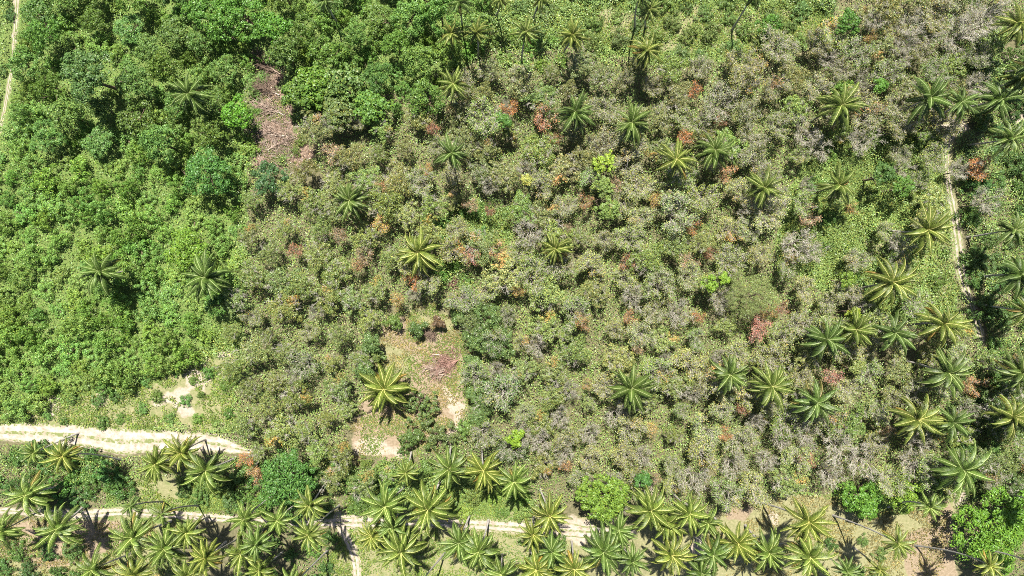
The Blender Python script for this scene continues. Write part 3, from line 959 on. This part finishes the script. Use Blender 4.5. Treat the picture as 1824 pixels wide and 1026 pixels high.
# single trees that stand out
def big_tree(name, px, py, rpx, zc, col, label, nblob, blob, leaf, per=62, hz=None, sy=1.0, lobes=0.25, mat=None, seed=0, group=None, yellow=0.15, aspect=0.6, desc=None):
    r = np.random.default_rng(6000 + seed)
    R = rpx * (H - zc) / FPX
    hz = hz or R * 0.75
    z0 = max(0.3, zc - hz * 0.6)
    t, w, _ = skeleton(r, max(0.6, z0 * 0.7), R * 0.8, max(0.8, hz * 0.6 + z0 * 0.2), 5, 3, 2, 0.05 + 0.05 * R)
    lf = dome_crown(r, R * 0.9, hz, nblob, blob, per, leaf, z0, 0.01, lobes, yellow, aspect)
    e = place(name, part_meshes(t, w, lf, (M_DARKBARK, M_DARKBARK, mat or M_LEAF)), stand(px, py, zc), 0, (1, sy, 1), col)
    tag(e, 'tree' if 'tree' in name else 'shrub', label, group, px, py, desc)
    return e


big_tree('domed_tree', 510, 855, 54, 7, (0.062, 0.145, 0.030), 'dark green domed tree above the lower sandy track, left of centre', 170, 0.75, 0.30, 62, seed=1)
big_tree('mango_tree', 1075, 886, 52, 8, (0.115, 0.195, 0.028), 'round lime-green tree with a smooth rim beside the sandy patch', 150, 0.62, 0.32, 66, 2.8, 0.85, 0.08, seed=2)
big_tree('shade_tree', 1765, 950, 70, 7, (0.098, 0.20, 0.024), 'big bright-green tree in the lower right corner', 190, 0.85, 0.34, 62, 3.6, 1.0, 0.3, seed=3)
big_tree('shade_tree', 1830, 915, 40, 6, (0.085, 0.185, 0.022), 'green tree cut by the right edge above the bright corner tree', 90, 0.75, 0.34, 62, seed=4)
big_tree('feathery_tree', 1340, 525, 50, 7.5, (0.145, 0.185, 0.060), 'feathery pale green tree with fine soft leaves', 260, 0.50, 0.13, 110, 2.2, 0.9, 0.15, M_DULL, seed=5, aspect=0.35)
big_tree('leafy_tree', 1540, 892, 36, 5, (0.085, 0.185, 0.026), 'bright green bushy tree at the top of the sandy glade', 75, 0.65, 0.3, seed=6)
big_tree('leafy_tree', 1608, 878, 34, 5, (0.125, 0.215, 0.026), 'yellow-green bushy tree beside the leaning palm head', 70, 0.65, 0.3, seed=7)
big_tree('jungle_tree', 150, 128, 46, 10, (0.070, 0.135, 0.036), 'tall dark jungle tree throwing a deep shadow', 120, 0.75, 0.32, seed=8, lobes=0.35)
big_tree('jungle_tree', 368, 308, 44, 6, (0.062, 0.155, 0.032), 'dark round tree in the middle of the jungle', 110, 0.7, 0.3, seed=9)
big_tree('jungle_tree', 425, 22, 58, 6.5, (0.080, 0.182, 0.028), 'bright green crown cut by the top edge left of the felled strip', 150, 0.7, 0.32, seed=10)
big_tree('jungle_tree', 362, 14, 36, 6, (0.078, 0.175, 0.028), 'bright green crown at the top edge, left of its bigger twin', 80, 0.7, 0.32, seed=11)
big_tree('jungle_tree', 480, 50, 32, 6, (0.078, 0.185, 0.026), 'bright green crown just above the brown felled strip', 70, 0.7, 0.32, seed=12)
big_tree('jungle_tree', 420, 202, 28, 5, (0.088, 0.215, 0.022), 'vivid green shrub-like tree left of the brown felled strip', 60, 0.6, 0.3, seed=13)
big_tree('jungle_tree', 335, 445, 42, 4.5, (0.118, 0.215, 0.028), 'yellow-green jungle tree above the leaning palm', 100, 0.7, 0.3, seed=14)
big_tree('jungle_tree', 478, 318, 32, 4.5, (0.048, 0.105, 0.036), 'dark blue-green tree below the felled strip', 65, 0.62, 0.28, seed=15)
big_tree('jungle_tree', 385, 545, 24, 4, (0.070, 0.150, 0.030), 'dark rounded tree below the leaning jungle-edge palm', 40, 0.6, 0.28, seed=16)
for k, (x, y, rr, c) in enumerate([(560, 150, 38, (0.085, 0.185, 0.030)), (610, 150, 40, (0.090, 0.175, 0.050)), (660, 190, 34, (0.082, 0.190, 0.040)), (600, 200, 30, (0.090, 0.150, 0.050)), (530, 165, 28, (0.080, 0.165, 0.035))]):
    big_tree('broadleaf_tree', x, y, rr, 5, np.array(c) * np.array([1.05, 0.93, 0.85]), None, 80, 0.66, 0.38, 44, None, 1.0, 0.3, seed=20 + k, yellow=0.3, aspect=0.8, group='big-leaved trees beside the felled strip', desc='big-leaved glossy green tree')
for k, (x, y, rr, c, d) in enumerate([
        (1079, 292, 23, (0.27, 0.41, 0.035), 'yellow-lime sapling shining among grey trees'), (1073, 330, 20, (0.18, 0.27, 0.045), 'olive-lime sapling under the yellow-lime one'), (1085, 372, 22, (0.18, 0.28, 0.045), 'lime sapling lowest of its three'),
        (919, 782, 16, (0.20, 0.34, 0.022), 'small lime bush in the grey trees above the palm trio'), (895, 215, 14, (0.10, 0.22, 0.03), 'small fresh-green bush right of the high palms'), (1512, 40, 22, (0.085, 0.20, 0.022), 'bright green bush at the top of the grey thicket'),
        (1372, 48, 24, (0.09, 0.21, 0.022), 'bright green bush in the dry grassy glade'), (1500, 155, 24, (0.14, 0.27, 0.03), 'lime bush behind the lone broad palm'), (1568, 152, 12, (0.11, 0.25, 0.025), 'tiny vivid bush right of the lone broad palm'),
        (1512, 498, 14, (0.15, 0.25, 0.025), 'lime bush left of the palm over dry twigs'), (1522, 560, 12, (0.26, 0.36, 0.028), 'yellow-lime tuft above the row of four palms'), (1265, 505, 14, (0.18, 0.32, 0.025), 'lime sapling left of the feathery tree'),
        (1290, 498, 10, (0.19, 0.33, 0.025), 'tiny lime sapling touching the feathery tree'), (1610, 330, 20, (0.11, 0.23, 0.028), 'fresh green bush left of the forest track'), (1575, 310, 22, (0.09, 0.18, 0.03), 'green bush left of the forest track bushes'),
        (1530, 655, 14, (0.20, 0.26, 0.05), 'yellowish bush under the row of four palms'), (938, 320, 9, (0.34, 0.38, 0.06), 'tiny yellow bush among grey twigs'), (1145, 855, 16, (0.08, 0.2, 0.03), 'fresh green bush above the lime-green round tree')]):
    big_tree('sapling_shrub', x, y, rr, 6.9 if rr < 23.5 else 4, np.array(c) * np.array([0.74, 0.72, 1.1]), d, int(14 + rr * 1.6), 0.42, 0.26, 46, seed=40 + k)
for k, (x, y, rr, c, d) in enumerate([
        (757, 722, 32, (0.085, 0.135, 0.038), 'round dull-green shrub alone beside the clearing path'), (735, 778, 25, (0.075, 0.125, 0.032), 'dark green shrub below the squat palm'), (785, 778, 30, (0.088, 0.125, 0.040), 'olive shrub at the foot of the clearing path'),
        (746, 588, 15, (0.060, 0.105, 0.028), 'small dark shrub in the upper clearing'), (703, 572, 14, (0.085, 0.14, 0.03), 'low green shrub at the upper left of the clearing'), 
        (664, 628, 19, (0.095, 0.15, 0.04), 'rounded shrub at the left lip of the upper clearing'), (816, 566, 15, (0.09, 0.15, 0.04), 'rounded shrub at the top right of the clearing'),
        (832, 762, 17, (0.10, 0.17, 0.04), 'low shrub right of the clearing path'),
        (760, 835, 14, (0.09, 0.15, 0.035), 'low shrub left of the palm trio'),
        (780, 575, 10, (0.10, 0.07, 0.04), 'tiny scorched brown shrub in the upper clearing')]):
    big_tree('clearing_shrub', x, y, rr, 2.2, c, d, int(16 + rr * 1.5), 0.46, 0.24, 60, seed=70 + k, mat=M_DULL, lobes=0.6)

for k, (x, y, rr) in enumerate([(864, 562, 30), (852, 604, 28), (888, 612, 30), (846, 706, 19), (852, 742, 20), (842, 650, 18), (660, 610, 18), (648, 660, 16)]):
    big_tree('clump_tree', x, y, rr, 4.5, (0.085, 0.140, 0.040), None, int(20 + rr * 1.6), 0.52, 0.24, 62, seed=90 + k, mat=M_DULL, group='dark leafy trees around the clearing', desc='dark leafy rounded tree')

# jungle on the left: vine-covered shrubs, one by one, plus taller trees
jt_taken = [(150, 132, 70), (368, 308, 64), (425, 22, 80), (362, 14, 55), (480, 50, 50), (420, 202, 45), (335, 445, 62), (478, 318, 50), (385, 545, 38), (560, 150, 50), (610, 150, 50), (660, 190, 46), (600, 200, 40), (530, 165, 40)]
UPJ = [(60, -40), (880, -40), (830, 100), (760, 180), (560, 205), (530, 110), (455, 85), (445, 240), (300, 260), (80, 250), (50, 120)]
pj = scatter([UPJ], 46, 52, 31, jt_taken)
for i, (px, py) in enumerate(pj):
    r = np.random.default_rng(7000 + i)
    sc = r.uniform(0.62, 0.95)
    col = np.array([0.088, 0.172, 0.036]) * r.uniform(0.75, 1.25) * np.array([r.uniform(0.9, 1.2), 1, r.uniform(0.8, 1.2)])
    e = place('jungle_tree', JTREE[i % 5], stand(px, py, 4.6 * sc), r.uniform(0, 6.28), (sc, sc, sc * r.uniform(0.75, 1.5)), col)
    tag(e, 'tree', None, 'leafy jungle trees', px, py, 'leafy green jungle tree')
jt_taken += [(x, y, 40) for x, y in pj]
ps = scatter([JUNGLE], 285, 33, 32, jt_taken)
for i, (px, py) in enumerate(ps):
    r = np.random.default_rng(8000 + i)
    sc = r.uniform(0.58, 1.02)
    f = vnoise(px, py, 120.0, 5)
    base = np.array([0.112, 0.222, 0.040]) * (1 - f) + np.array([0.160, 0.265, 0.056]) * f
    if py < 260:
        base = base * np.array([0.86, 0.88, 0.9])
    col = base * r.uniform(0.82, 1.2) * np.array([r.uniform(0.88, 1.15), 1, r.uniform(0.85, 1.2)])
    e = place('jungle_shrub', SHRUB[i % 10], stand(px, py, 2.0 * sc), r.uniform(0, 6.28), (sc, sc, sc * r.uniform(0.7, 1.9)), col)
    tag(e, 'shrub', None, 'vine-covered jungle shrubs', px, py, 'bright green vine-covered shrub')

# shrubs elsewhere: under the palms, by the road, beside the forest track
SH2 = [([(-30, 800), (190, 815), (215, 870), (190, 905), (-30, 900)], 20, 34, (0.070, 0.150, 0.032), 1.0), ([(420, 830), (640, 850), (640, 920), (430, 915)], 14, 36, (0.075, 0.150, 0.034), 1.0),
       ([(640, 840), (720, 850), (720, 885), (640, 890)], 4, 36, (0.08, 0.15, 0.035), 0.9), ([(820, 880), (930, 880), (930, 925), (820, 925)], 8, 30, (0.12, 0.20, 0.04), 0.8),
       ([(430, 960), (590, 960), (590, 1050), (430, 1050)], 10, 36, (0.085, 0.16, 0.035), 0.8), ([(870, 960), (1010, 960), (1010, 1050), (870, 1050)], 6, 40, (0.085, 0.15, 0.035), 0.9),
       ([(1720, 60), (1860, 60), (1860, 640), (1770, 640), (1740, 480), (1730, 250)], 42, 40, (0.060, 0.120, 0.030), 1.0), ([(1700, 640), (1860, 640), (1860, 880), (1720, 880)], 14, 44, (0.060, 0.120, 0.030), 1.0),
       ([(0, 985), (160, 985), (160, 1060), (0, 1060)], 10, 40, (0.07, 0.14, 0.035), 0.8), ([(1480, 960), (1580, 960), (1580, 1050), (1480, 1050)], 5, 34, (0.08, 0.15, 0.035), 0.6),
       ([(1500, 870), (1680, 850), (1660, 890), (1500, 920)], 5, 40, (0.10, 0.2, 0.03), 0.8), ([(860, -30), (1500, -30), (1470, 70), (1250, 105), (1060, 90), (880, 70)], 52, 34, (0.095, 0.16, 0.042), 0.75),
       ([(120, 690), (420, 640), (420, 755), (40, 760)], 26, 30, (0.095, 0.19, 0.04), 0.5), ([(1450, 250), (1690, 250), (1690, 560), (1450, 480)], 26, 38, (0.09, 0.17, 0.035), 0.7),
       ([(880, 60), (1000, 70), (1010, 110), (900, 120)], 7, 34, (0.09, 0.18, 0.03), 0.8), ([(640, 740), (830, 810), (700, 840)], 3, 30, (0.09, 0.15, 0.035), 0.6), ([(-30, -30), (60, -30), (40, 200), (-30, 250)], 10, 34, (0.08, 0.16, 0.035), 0.7),
       ([(625, 818), (725, 828), (725, 856), (625, 856)], 7, 24, (0.10, 0.165, 0.04), 0.7), ([(446, 100), (466, 100), (462, 200), (448, 290), (440, 290)], 6, 24, (0.10, 0.18, 0.04), 0.5), ([(508, 110), (530, 180), (540, 250), (515, 292), (500, 285), (526, 230)], 6, 24, (0.10, 0.17, 0.045), 0.5),
       ([(460, 140), (510, 140), (515, 150), (460, 152)], 2, 20, (0.11, 0.17, 0.05), 0.4), ([(300, 860), (420, 860), (420, 900), (300, 900)], 5, 30, (0.07, 0.14, 0.035), 0.8), ([(770, 380), (850, 370), (850, 520), (770, 500)], 9, 30, (0.07, 0.16, 0.03), 0.8)]
k = 0
for j, (poly, n, md, c, s) in enumerate(SH2):
    for (px, py) in scatter([poly], n, md, 60 + j, []):
        if float(track_dist(np.array(px), np.array(py))) < 9 * s:
            continue
        r = np.random.default_rng(9000 + k)
        sc = s * r.uniform(0.6, 1.05)
        col = np.array(c) * r.uniform(0.75, 1.25) * np.array([r.uniform(0.88, 1.2), 1, r.uniform(0.85, 1.2)])
        e = place('leafy_shrub', SHRUB[int(r.integers(0, 10))], stand(px, py, 2.0 * sc), r.uniform(0, 6.28), (sc, sc, sc * r.uniform(0.7, 1.3)), col)
        tag(e, 'shrub', None, 'leafy shrubs outside the jungle', px, py, 'low leafy green shrub')
        k += 1


# ------------------------------------------------------------------ felled brush, brush pile, logs
def fallen(name, px, py, length, ang, spread, mats, label, n=26, seed=0, hgt=0.9):
    """a felled tree lying on its side: stem and a fan of dead branches"""
    r = np.random.default_rng(seed)
    x, y, _ = at(px, py)
    e = link(name, None)
    e.location = (x, y, float(ground_z(x, y)))
    e.rotation_euler = (0, 0, math.radians(ang))
    stem, br = [], []
    p = np.array([0, 0, 0.18])
    for k in range(5):
        q = p + np.array([length / 5, r.uniform(-0.15, 0.15), r.uniform(-0.02, 0.08)])
        stem.append((p, q, 0.11 - 0.018 * k, 0.11 - 0.018 * (k + 1)))
        p = q
    for k in range(n):
        t = r.uniform(0.1, 1)
        s0 = np.array([length * t, 0, 0.25])
        a = r.normal(0, spread)
        ln = length * r.uniform(0.25, 0.65)
        s1 = s0 + np.array([math.cos(a) * ln, math.sin(a) * ln, r.uniform(0.0, hgt)])
        sm = (s0 + s1) / 2 + np.append(r.normal(0, 0.12, 2), 0.1)
        br += [(s0, sm, 0.05, 0.04), (sm, s1, 0.04, 0.018)]
        for _ in range(7):
            b = a + r.uniform(-1.1, 1.1)
            l2 = r.uniform(0.4, 1.2)
            u0 = sm + (s1 - sm) * r.random()
            br.append((u0, u0 + np.array([math.cos(b) * l2, math.sin(b) * l2, r.uniform(-0.1, 0.35)]), 0.028, 0.015))
    V, F = tube_geo(stem, 6)
    link('stem', mesh_np('stem', V, [F], None, mats[0], True), e)
    V, F = tube_geo(br, 3)
    link('branches', mesh_np('branches', V, [F], None, mats[1]), e, 'stuff')
    tag(e, 'felled tree' if 'tree' in name else 'brush pile', label, None)
    return e


fallen('felled_tree', 500, 133, 4.2, 148, 0.7, (M_DEADWOOD, M_DARKBARK), 'dark brown felled tree heap at the top of the felled strip', 46, 1, 1.8)
fallen('felled_tree', 498, 170, 3.6, 158, 0.6, (M_PALEBARK, M_DARKBARK), 'dark felled tree with a pale stem, second down the strip', 38, 2, 1.3)
fallen('felled_tree', 506, 206, 5.0, 155, 0.45, (M_PALEBARK, M_DEADWOOD), 'felled tree with pale bare limbs, third down the strip', 26, 3, 0.6)
fallen('felled_tree', 512, 243, 5.0, 168, 0.5, (M_PALEBARK, M_DEADWOOD), 'felled tree with fanned pale limbs near the strip bottom', 26, 4, 0.6)
fallen('felled_tree', 478, 268, 3.4, 35, 0.7, (M_DEADWOOD, M_DEADWOOD), 'brown felled saplings at the bottom of the felled strip', 24, 5, 0.4)
fallen('brush_pile', 820, 640, 3.6, 200, 0.6, (M_REDWOOD, M_REDWOOD), 'red-brown brush pile on the right side of the clearing', 34, 6, 0.5)
fallen('brush_pile', 800, 664, 3.0, 165, 0.8, (M_REDWOOD, M_DEADWOOD), 'lower heap of pinkish dead sticks in the clearing', 24, 7, 0.4)
fallen('brush_pile', 776, 592, 1.4, 200, 1.2, (M_DARKBARK, M_DARKBARK), 'small dark scorched heap in the upper clearing', 26, 8, 0.9)
fallen('brush_pile', 812, 520, 2.0, 100, 1.0, (M_REDWOOD, M_REDWOOD), 'small reddish dead heap above the clearing', 20, 9, 0.7)
r = np.random.default_rng(77)
for i, (x0, y0, x1, y1, lab) in enumerate([(752, 664, 772, 650, 'curved pale log at the left of the red brush pile'), (765, 668, 805, 672, 'thin log lying along the bottom of the red brush pile'), (770, 632, 800, 640, 'bleached log across the top of the red brush pile')]):
    a, b = np.array(at(x0, y0)), np.array(at(x1, y1))
    P = [a + (b - a) * t + np.array([0, math.sin(t * 3.14) * 0.35, 0.14]) for t in np.linspace(0, 1, 6)]
    rad = [0.13, 0.14, 0.12, 0.12, 0.1, 0.07]
    sides = 8
    D = unit(b - a)
    A = np.cross(D, [0, 0, 1.0])
    V = [P[q] - a + A * math.cos(t) * rad[q] + np.array([0, 0, 1]) * math.sin(t) * rad[q] for q in range(6) for t in np.arange(sides) * 2 * math.pi / sides]
    F = [[q * sides + s, q * sides + (s + 1) % sides, (q + 1) * sides + (s + 1) % sides, (q + 1) * sides + s] for q in range(5) for s in range(sides)]
    me = mesh_np('log', V, [F, [list(range(sides))[::-1], [5 * sides + s for s in range(sides)]]], None, M_DEADWOOD, True)
    o = link('log', me)
    o.location = (a[0], a[1], float(ground_z(a[0], a[1])))
    tag(o, 'log', lab, 'logs in the clearing')


# ------------------------------------------------------------------ uncountable cover: undergrowth, grass, litter
def in_any(polys, x, y):
    px, py = topx(x, y)
    qx = px + (fbm(x, y, 3.4, 61, 4) - 0.5) * 64
    qy = py + (fbm(x, y, 3.4, 62, 4) - 0.5) * 64
    m = np.zeros(np.shape(px), bool)
    for p in polys:
        m |= inside(p, qx, qy)
    return m, px, py


def rand_ground(n, seed, x0=-96, x1=96, y0=-57, y1=57):
    r = np.random.default_rng(seed)
    return r, r.uniform(x0, x1, n), r.uniform(y0, y1, n)


def cover(name, label, polys, n, size, zlo, zhi, col, mat, seed, avoid=None, patch=None, patch_lo=0.35, flat=0.5, brown=0.05, tracks=4.0, cvar=0.25):
    r, x, y = rand_ground(n, seed)
    m, px, py = in_any(polys, x, y)
    if avoid:
        m &= ~in_any(avoid, x, y)[0]
    m &= track_dist(px, py) > tracks
    if patch:
        m &= fbm(x, y, patch, seed + 5, 3) + r.uniform(-0.08, 0.08, n) > patch_lo
    x, y = x[m], y[m]
    k = len(x)
    hgt = zlo + (zhi - zlo) * np.clip(fbm(x, y, 2.6, seed + 9, 3) * 1.5 - 0.25, 0, 1) * r.uniform(0.75, 1.0, k)
    P = np.stack([x, y, ground_z(x, y) + hgt], 1)
    N = r.normal(0, flat, (k, 3)) + np.array([0, 0, 1.0])
    V, F = leaf_geo(P, N, size * r.uniform(0.6, 1.4, k), r)
    tone = 0.75 + 0.5 * fbm(x, y, 6.0, seed + 21, 2)
    C = green_vals(k, r, brown, cvar) * tone[:, None]
    o = link(name, mesh_np(name, V, [F], np.repeat(C, 4, 0), mat), None, 'stuff')
    o.color = (*col, 1)
    o['label'] = label
    o['category'] = name.replace('_', ' ')
    return o


def grass_cover(name, label, polys, n, ln, col, seed, avoid=None, patch=3.0, patch_lo=0.4, tracks=2.0):
    """upright bent blades in tufts"""
    r, x, y = rand_ground(n, seed)
    m, px, py = in_any(polys, x, y)
    if avoid:
        m &= ~in_any(avoid, x, y)[0]
    m &= track_dist(px, py) > tracks
    m &= fbm(x, y, patch, seed + 5, 3) + r.uniform(-0.1, 0.1, n) > patch_lo
    x, y = x[m], y[m]
    B = 3
    x, y = np.repeat(x, B) + r.normal(0, 0.09, len(x) * B), np.repeat(y, B) + r.normal(0, 0.09, len(y) * B)
    k = len(x)
    a = r.uniform(0, 6.28, k)
    L = ln * r.uniform(0.5, 1.4, k)
    d = np.stack([np.cos(a), np.sin(a), np.zeros(k)], 1)
    s = np.stack([-np.sin(a), np.cos(a), np.zeros(k)], 1) * (0.035 + 0.05 * r.random((k, 1)))
    P = np.stack([x, y, ground_z(x, y)], 1)
    V = np.empty((k, 4, 3))
    mid = P + d * (L * 0.35)[:, None] + np.stack([0 * L, 0 * L, L * 0.65], 1)
    V[:, 0] = P - s * 0.7
    V[:, 1] = mid - s
    V[:, 2] = mid + d * (L * 0.55)[:, None] + np.stack([0 * L, 0 * L, L * 0.05], 1)
    V[:, 3] = mid + s
    F = np.arange(4 * k).reshape(k, 4)
    tone = 0.7 + 0.6 * fbm(x, y, 4.0, seed + 21, 2)
    C = green_vals(k, r, 0.06, 0.25, 0.3) * tone[:, None]
    o = link(name, mesh_np(name, V.reshape(-1, 3), [F], np.repeat(C, 4, 0), M_GRASS), None, 'stuff')
    o.color = (*col, 1)
    o['label'] = label
    o['category'] = 'grass'
    return o


cover('jungle_undergrowth', 'matted bright green creepers between the jungle shrubs', [JUNGLE], 330000, 0.28, 0.05, 0.9, (0.115, 0.205, 0.042), M_LEAF, 201, P_RED)
cover('plantation_undergrowth', 'low dull green undergrowth beneath the plantation trees', [[(-100, -100), (1930, -100), (1930, 900), (930, 900), (640, 850), (-100, 850)]], 640000, 0.25, 0.05, 2.3, (0.138, 0.215, 0.056), M_DULL, 202, [JUNGLE, [(50, 722), (200, 698), (300, 665), (345, 640), (420, 636), (425, 765), (40, 765)]] + P_SAND + P_DRY[:2] + P_DRY[3:5] + P_RED, 5.0, 0.24, 0.5, 0.10)
EDGE = [[(1695, 880), (1930, 860), (1930, 1100), (1760, 1100), (1715, 1000)], [(1690, 40), (1900, 40), (1900, 1000), (1720, 880), (1740, 600), (1690, 330)], [(-80, 795), (230, 805), (240, 905), (-80, 905)], [(420, 800), (740, 820), (940, 880), (940, 925), (430, 920)], [(420, 950), (600, 950), (600, 1080), (420, 1080)],
        [(850, 950), (1010, 950), (1010, 1080), (850, 1080)], [(1060, -60), (1500, -60), (1470, 60), (1250, 110), (850, 90), (860, -60)]]
cover('shrub_undergrowth', 'dark green low growth around palms and tracks', EDGE, 340000, 0.26, 0.05, 0.9, (0.105, 0.175, 0.040), M_LEAF, 203, P_SAND, 4.0, 0.28)
cover('felled_litter', 'reddish-brown dead leaves on the felled strip and brush pile', P_RED, 420000, 0.18, 0.02, 0.45, (0.27, 0.20, 0.145), M_DEADLEAF, 204, None, 1.6, 0.40, 0.7, 0.0, 0.0, 0.55)
def stick_litter(name, label, polys, n, mat, seed, ln):
    """dead sticks strewn over the ground"""
    r, x, y = rand_ground(n, seed)
    m, px, py = in_any(polys, x, y)
    x, y = x[m], y[m]
    segs = []
    for a, b in zip(x, y):
        t, l = r.uniform(0, 6.28), ln * r.uniform(0.4, 1.5)
        z = float(ground_z(a, b)) + 0.05
        p = np.array([a, b, z + r.uniform(0, 0.3)])
        q = p + np.array([math.cos(t) * l, math.sin(t) * l, r.uniform(-0.05, 0.25)])
        w = r.uniform(0.012, 0.034)
        segs.append((p, q, w, w * 0.6))
    V, F = tube_geo(segs, 3)
    o = link(name, mesh_np(name, V, [F], None, mat), None, 'stuff')
    o['label'] = label
    o['category'] = 'debris'


stick_litter('dead_sticks', 'brown dead sticks strewn along the felled strip', P_RED[:1], 150000, M_DEADWOOD, 221, 0.9)
stick_litter('bleached_sticks', 'long bleached sticks lying along the felled strip', P_RED[:1], 16000, M_PALEBARK, 224, 1.7)
stick_litter('dark_sticks', 'dark dead twigs strewn along the felled strip', P_RED[:1] + P_RED[2:], 90000, M_DARKBARK, 222, 0.7)
stick_litter('scorched_sticks', 'reddish dead sticks scattered in the clearing', P_RED[1:2], 160000, M_REDWOOD, 223, 0.8)
grass_cover('roadside_grass', 'short green grass along the road and under the palms', P_GRASS[1:2] + P_GRASS[4:6], 420000, 0.32, (0.14, 0.21, 0.048), 211, P_SAND, 3.0, 0.44)
grass_cover('glade_grass', 'pale yellow-green grass in the glades', P_GRASS[0:1] + P_GRASS[2:4] + P_GRASS[6:7], 520000, 0.28, (0.155, 0.22, 0.058), 212, P_SAND[:2], 3.0, 0.40)
grass_cover('dry_grass', 'straw-coloured dry grass in the sandy clearings', P_DRY[:3], 420000, 0.22, (0.20, 0.19, 0.080), 213, None, 2.2, 0.50)
grass_cover('weeds', 'thin green weeds in the sandy clearings', P_DRY[:1] + P_DRY[2:3] + P_RED[:1] + P_SAND[12:], 420000, 0.24, (0.12, 0.18, 0.045), 214, P_SAND[:1], 3.5, 0.52)
finish_labels()
